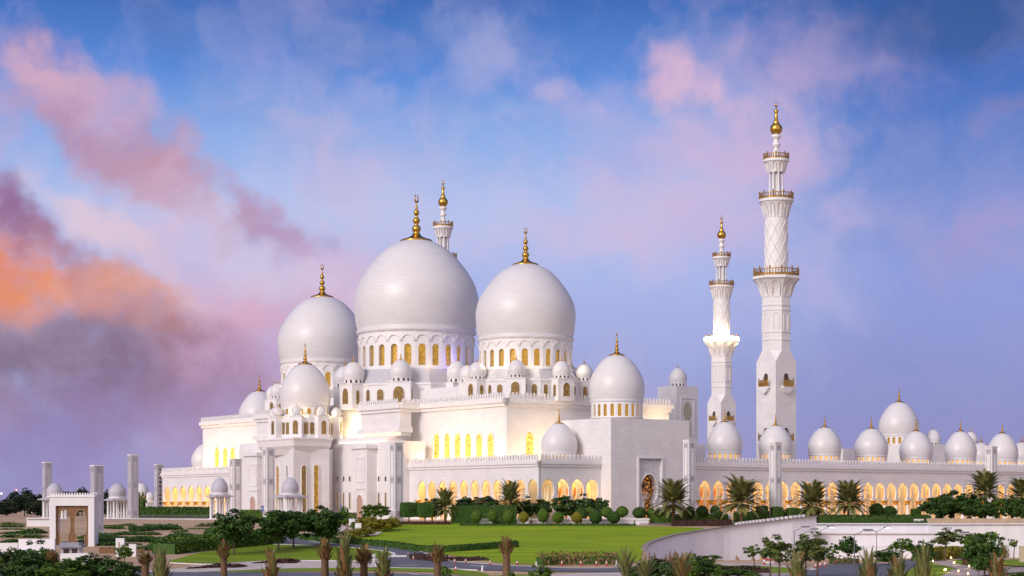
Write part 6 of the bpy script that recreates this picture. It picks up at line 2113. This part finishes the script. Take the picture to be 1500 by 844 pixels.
# ---- palms
def frond(mb, base, az_, e0, L, droop, w_, n=9, m=0, lw=.05):
    p = Vector(base); e = e0; st = L / n
    dirh = Vector((math.cos(az_), math.sin(az_), 0)); side = Vector((-dirh.y, dirh.x, 0))
    pts = [p.copy()]
    for i in range(n):
        d = dirh * math.cos(e) + Vector((0, 0, math.sin(e)))
        p = p + d * st; pts.append(p.copy()); e -= droop / n * (0.5 + i / n)
    for i in range(n):
        a, b = pts[i], pts[i + 1]; d = (b - a).normalized(); up = side.cross(d)
        mb.add([a - side * lw * .5, a + side * lw * .5, b + side * lw * .4, b - side * lw * .4], [(0, 1, 2, 3)], m)
        if i == 0:
            continue
        t = i / n; ll = w_ * math.sin(math.pi * min(1, .18 + t * .86)) ** .7
        for q in range(4):
            c = a.lerp(b, q / 4.0)
            for sg in (-1, 1):
                tip = c + side * sg * ll * .8 + d * ll * .75 + up * ll * (.25 - .45 * t)
                mb.add([c - d * lw * .8, c + d * lw * .8, tip], [(0, 1, 2)], m)
def palm_crown(seed, n=92):
    r = random.Random(seed); mb = MB()
    for k in range(n):
        t = k / n
        az_ = k * 2.399 + r.uniform(-.2, .2)
        e0 = R(84) - t * R(100) + r.uniform(-.12, .12)
        frond(mb, (math.cos(az_) * .12, math.sin(az_) * .12, -.25 * t), az_, e0, r.uniform(.85, 1.08), R(75) * (1.1 - .5 * t), .20, 9, 0, .022)
    return mb.mesh('crown', leaf_palm)
def palm_trunk(seed, h, r0, r1):
    r = random.Random(seed); mb = MB(); prof = []
    n = int(h / .28)
    for i in range(n + 1):
        t = i / n
        q = r0 + (r1 - r0) * t
        prof += [(q * 1.12, h * t - .3), (q * .92, h * t - .3 + h / n * .8)]
    mb.lathe(prof, n=10)
    for k in range(26):
        a = r.uniform(0, 6.28); z = h * r.uniform(.75, .99)
        mb.box(math.cos(a) * r1 - .08, math.cos(a) * r1 + .08, math.sin(a) * r1 - .08, math.sin(a) * r1 + .08, z - .3, z + .2)
    return mb.mesh('trunk', palm_bark, True)
PC = [palm_crown(s) for s in (1, 2, 3)]
G11 = 'date palms before the arcades'
for i, (px, d, ytop, w_, yc, lab) in enumerate(((652, 430, 709, 40, 738, 'slender date palm with a thin trunk between the box topiaries and the long hedge'), (748, 434, 699, 46, 729, 'date palm behind the long clipped hedge near the building corner'),
                                            (986, 424, 696, 66, 731, 'large full date palm to the right of the stained glass door'), (1086, 424, 692, 72, 729, 'large drooping date palm before the arcade left of the minaret pillar'),
                                            (1190, 428, 699, 62, 733, 'date palm above the end of the curved retaining wall'), (1243, 428, 698, 62, 731, 'date palm right of the wall end, before the arcade arches'),
                                            (1443, 436, 684, 60, 715, 'tall date palm in front of the right-hand roof pillar'), (1497, 436, 697, 56, 722, 'date palm cut off by the right edge'))):
    x, y = atp(px, d); z = H(x, y); s = F / d
    t = thing('date_palm', lab, 'palm', (x, y, z), 0, G11)
    zc = (HY - yc) / F * d - z; rad = w_ / 2 / s * 1.06
    hh = ((yc - ytop) / s)
    link('trunk', palm_trunk(i, zc + .2, .34 if w_ > 45 else .26, .26 if w_ > 45 else .2), t)
    c = link('crown', PC[i % 3], t, (0, 0, zc)); c.scale = (rad, rad, max(rad * .95, hh) * 1.14)
    c.rotation_euler = (0, 0, i * 1.3)
# tied palms in the foreground
def tied_crown(seed, green=True, open_=.16, drop=.95):
    r = random.Random(seed); mb = MB()
    for k in range(54):
        az_ = k * 2.399
        t = k / 54
        e0 = R(89) - t * R(18) * (1 + open_) + r.uniform(-.08, .08)
        frond(mb, (math.cos(az_) * (.10 + .16 * t), math.sin(az_) * (.10 + .16 * t), -drop * t), az_, e0, r.uniform(.55, .95) * (1.15 - .4 * t), R(24) + r.uniform(-.2, .9) * open_ * 3, .15, 9, 0 if (r.random() < (.8 if green else .25)) else 1, .02)
    return mb.mesh('bound_fronds', [leaf_palm, leaf_dry])
TG = [tied_crown(11, True, .3), tied_crown(12, True, .6)]; TB = [tied_crown(13, False, .35, .30), tied_crown(14, False, .6, .30)]; TS = [tied_crown(15, False, .5), tied_crown(16, False, .7)]
G12 = 'palms with tied-up fronds in the foreground'
TIED = [(75, 272, 803, 15, 822, 0, 'tied palm with brown fronds in front of the guard booth'), (213, 276, 802, 16, 822, 0, 'brown tied palm left of the greener one near the sign slabs'), (236, 270, 795, 24, 838, 1, 'shaggy green tied palm beside the brown one at left'),
        (328, 276, 786, 14, 812, 0, 'slim tied palm with a thick brown trunk below the first round tree'), (398, 268, 792, 22, 840, 2, 'shaggy tied palm wrapped in dry brown fronds'), (476, 274, 782, 16, 812, 0, 'tied palm with a long bare trunk, third drive tree behind it'),
        (504, 272, 772, 20, 818, 1, 'tallest green tied palm with loose fronds on top'), (533, 276, 792, 20, 820, 0, 'tied palm before the white cabinet, brown head'), (562, 274, 797, 20, 826, 1, 'tied palm with a rounded olive head right of the white cabinet'),
        (641, 272, 790, 15, 818, 0, 'short tied palm rising from the sparse green bush'), (742, 268, 781, 16, 806, 0, 'isolated tied palm with a tall bare trunk in the middle of the lawn view'),
        (1168, 270, 795, 26, 842, 1, 'shaggy tied palm in front of the young tree cluster'), (1272, 270, 796, 26, 840, 1, 'dense bushy tied palm right of the tallest street lamp'), (1315, 272, 800, 26, 846, 1, 'tied palm with feathery fronds below the white beam'),
        (1352, 270, 787, 24, 846, 1, 'tallest tied palm on the right with a spiky tip'), (1462, 270, 795, 24, 842, 2, 'orange-brown tied palm beside the dark conical tree')]
for i, (px, d, ytop, w_, yc, k, lab) in enumerate(TIED):
    x, y = atp(px, d); z = -10.6; s = F / d
    t = thing('tied_palm', lab, 'palm', (x, y, z), 0, G12)
    zc = (HY - yc) / F * d - z; hh = (yc - ytop) / s
    link('trunk', palm_trunk(40 + i, zc + .4, w_ / 2 / s * (.74 if w_ < 19 else .6), w_ / 2 / s * (.62 if w_ < 19 else .5)), t)
    me = (TB if k == 0 else TS if k == 2 else TG)[i % 2]
    c = link('bound_fronds', me, t, (0, 0, zc + (0 if k == 0 else -.2)))
    r_ = w_ / 2 / s / .34
    c.scale = (r_, r_, hh / .95)
    c.rotation_euler = (0, 0, i * 1.1)
# young open palms bottom centre-right
G13 = 'young palms in front of the retaining wall'
for i, (px, d, ytop, w_, yb, lab) in enumerate(((916, 270, 793, 34, 850, 'young palm with long upright pale fronds, left of the bushes'), (944, 268, 812, 36, 852, 'young spreading palm among the dark bushes'), (998, 268, 803, 44, 850, 'young palm with yellowish fronds right of the bushes'))):
    x, y = atp(px, d); z = -10.6; s = F / d
    t = thing('young_palm', lab, 'palm', (x, y, z), 0, G13)
    r = random.Random(90 + i); mb = MB()
    for q in range(26):
        frond(mb, (0, 0, 0), q * 2.399, R(88) - q / 26 * R(52), r.uniform(.8, 1.05), R(38), .13, 10, 0 if i != 2 or q % 3 else 1, .016)
    zc = max(.6, (HY - yb) / F * d - z)
    c = link('crown', mb.mesh('crown', [leaf_palm, leaf_dry]), t, (0, 0, zc)); hh = (yb - ytop) / s
    c.scale = (w_ / s * .95, w_ / s * .95, hh)
    m_ = MB(); m_.lathe([(.35, -.3), (.25, zc)], n=8); link('trunk', m_.mesh('trunk', palm_bark, True), t)
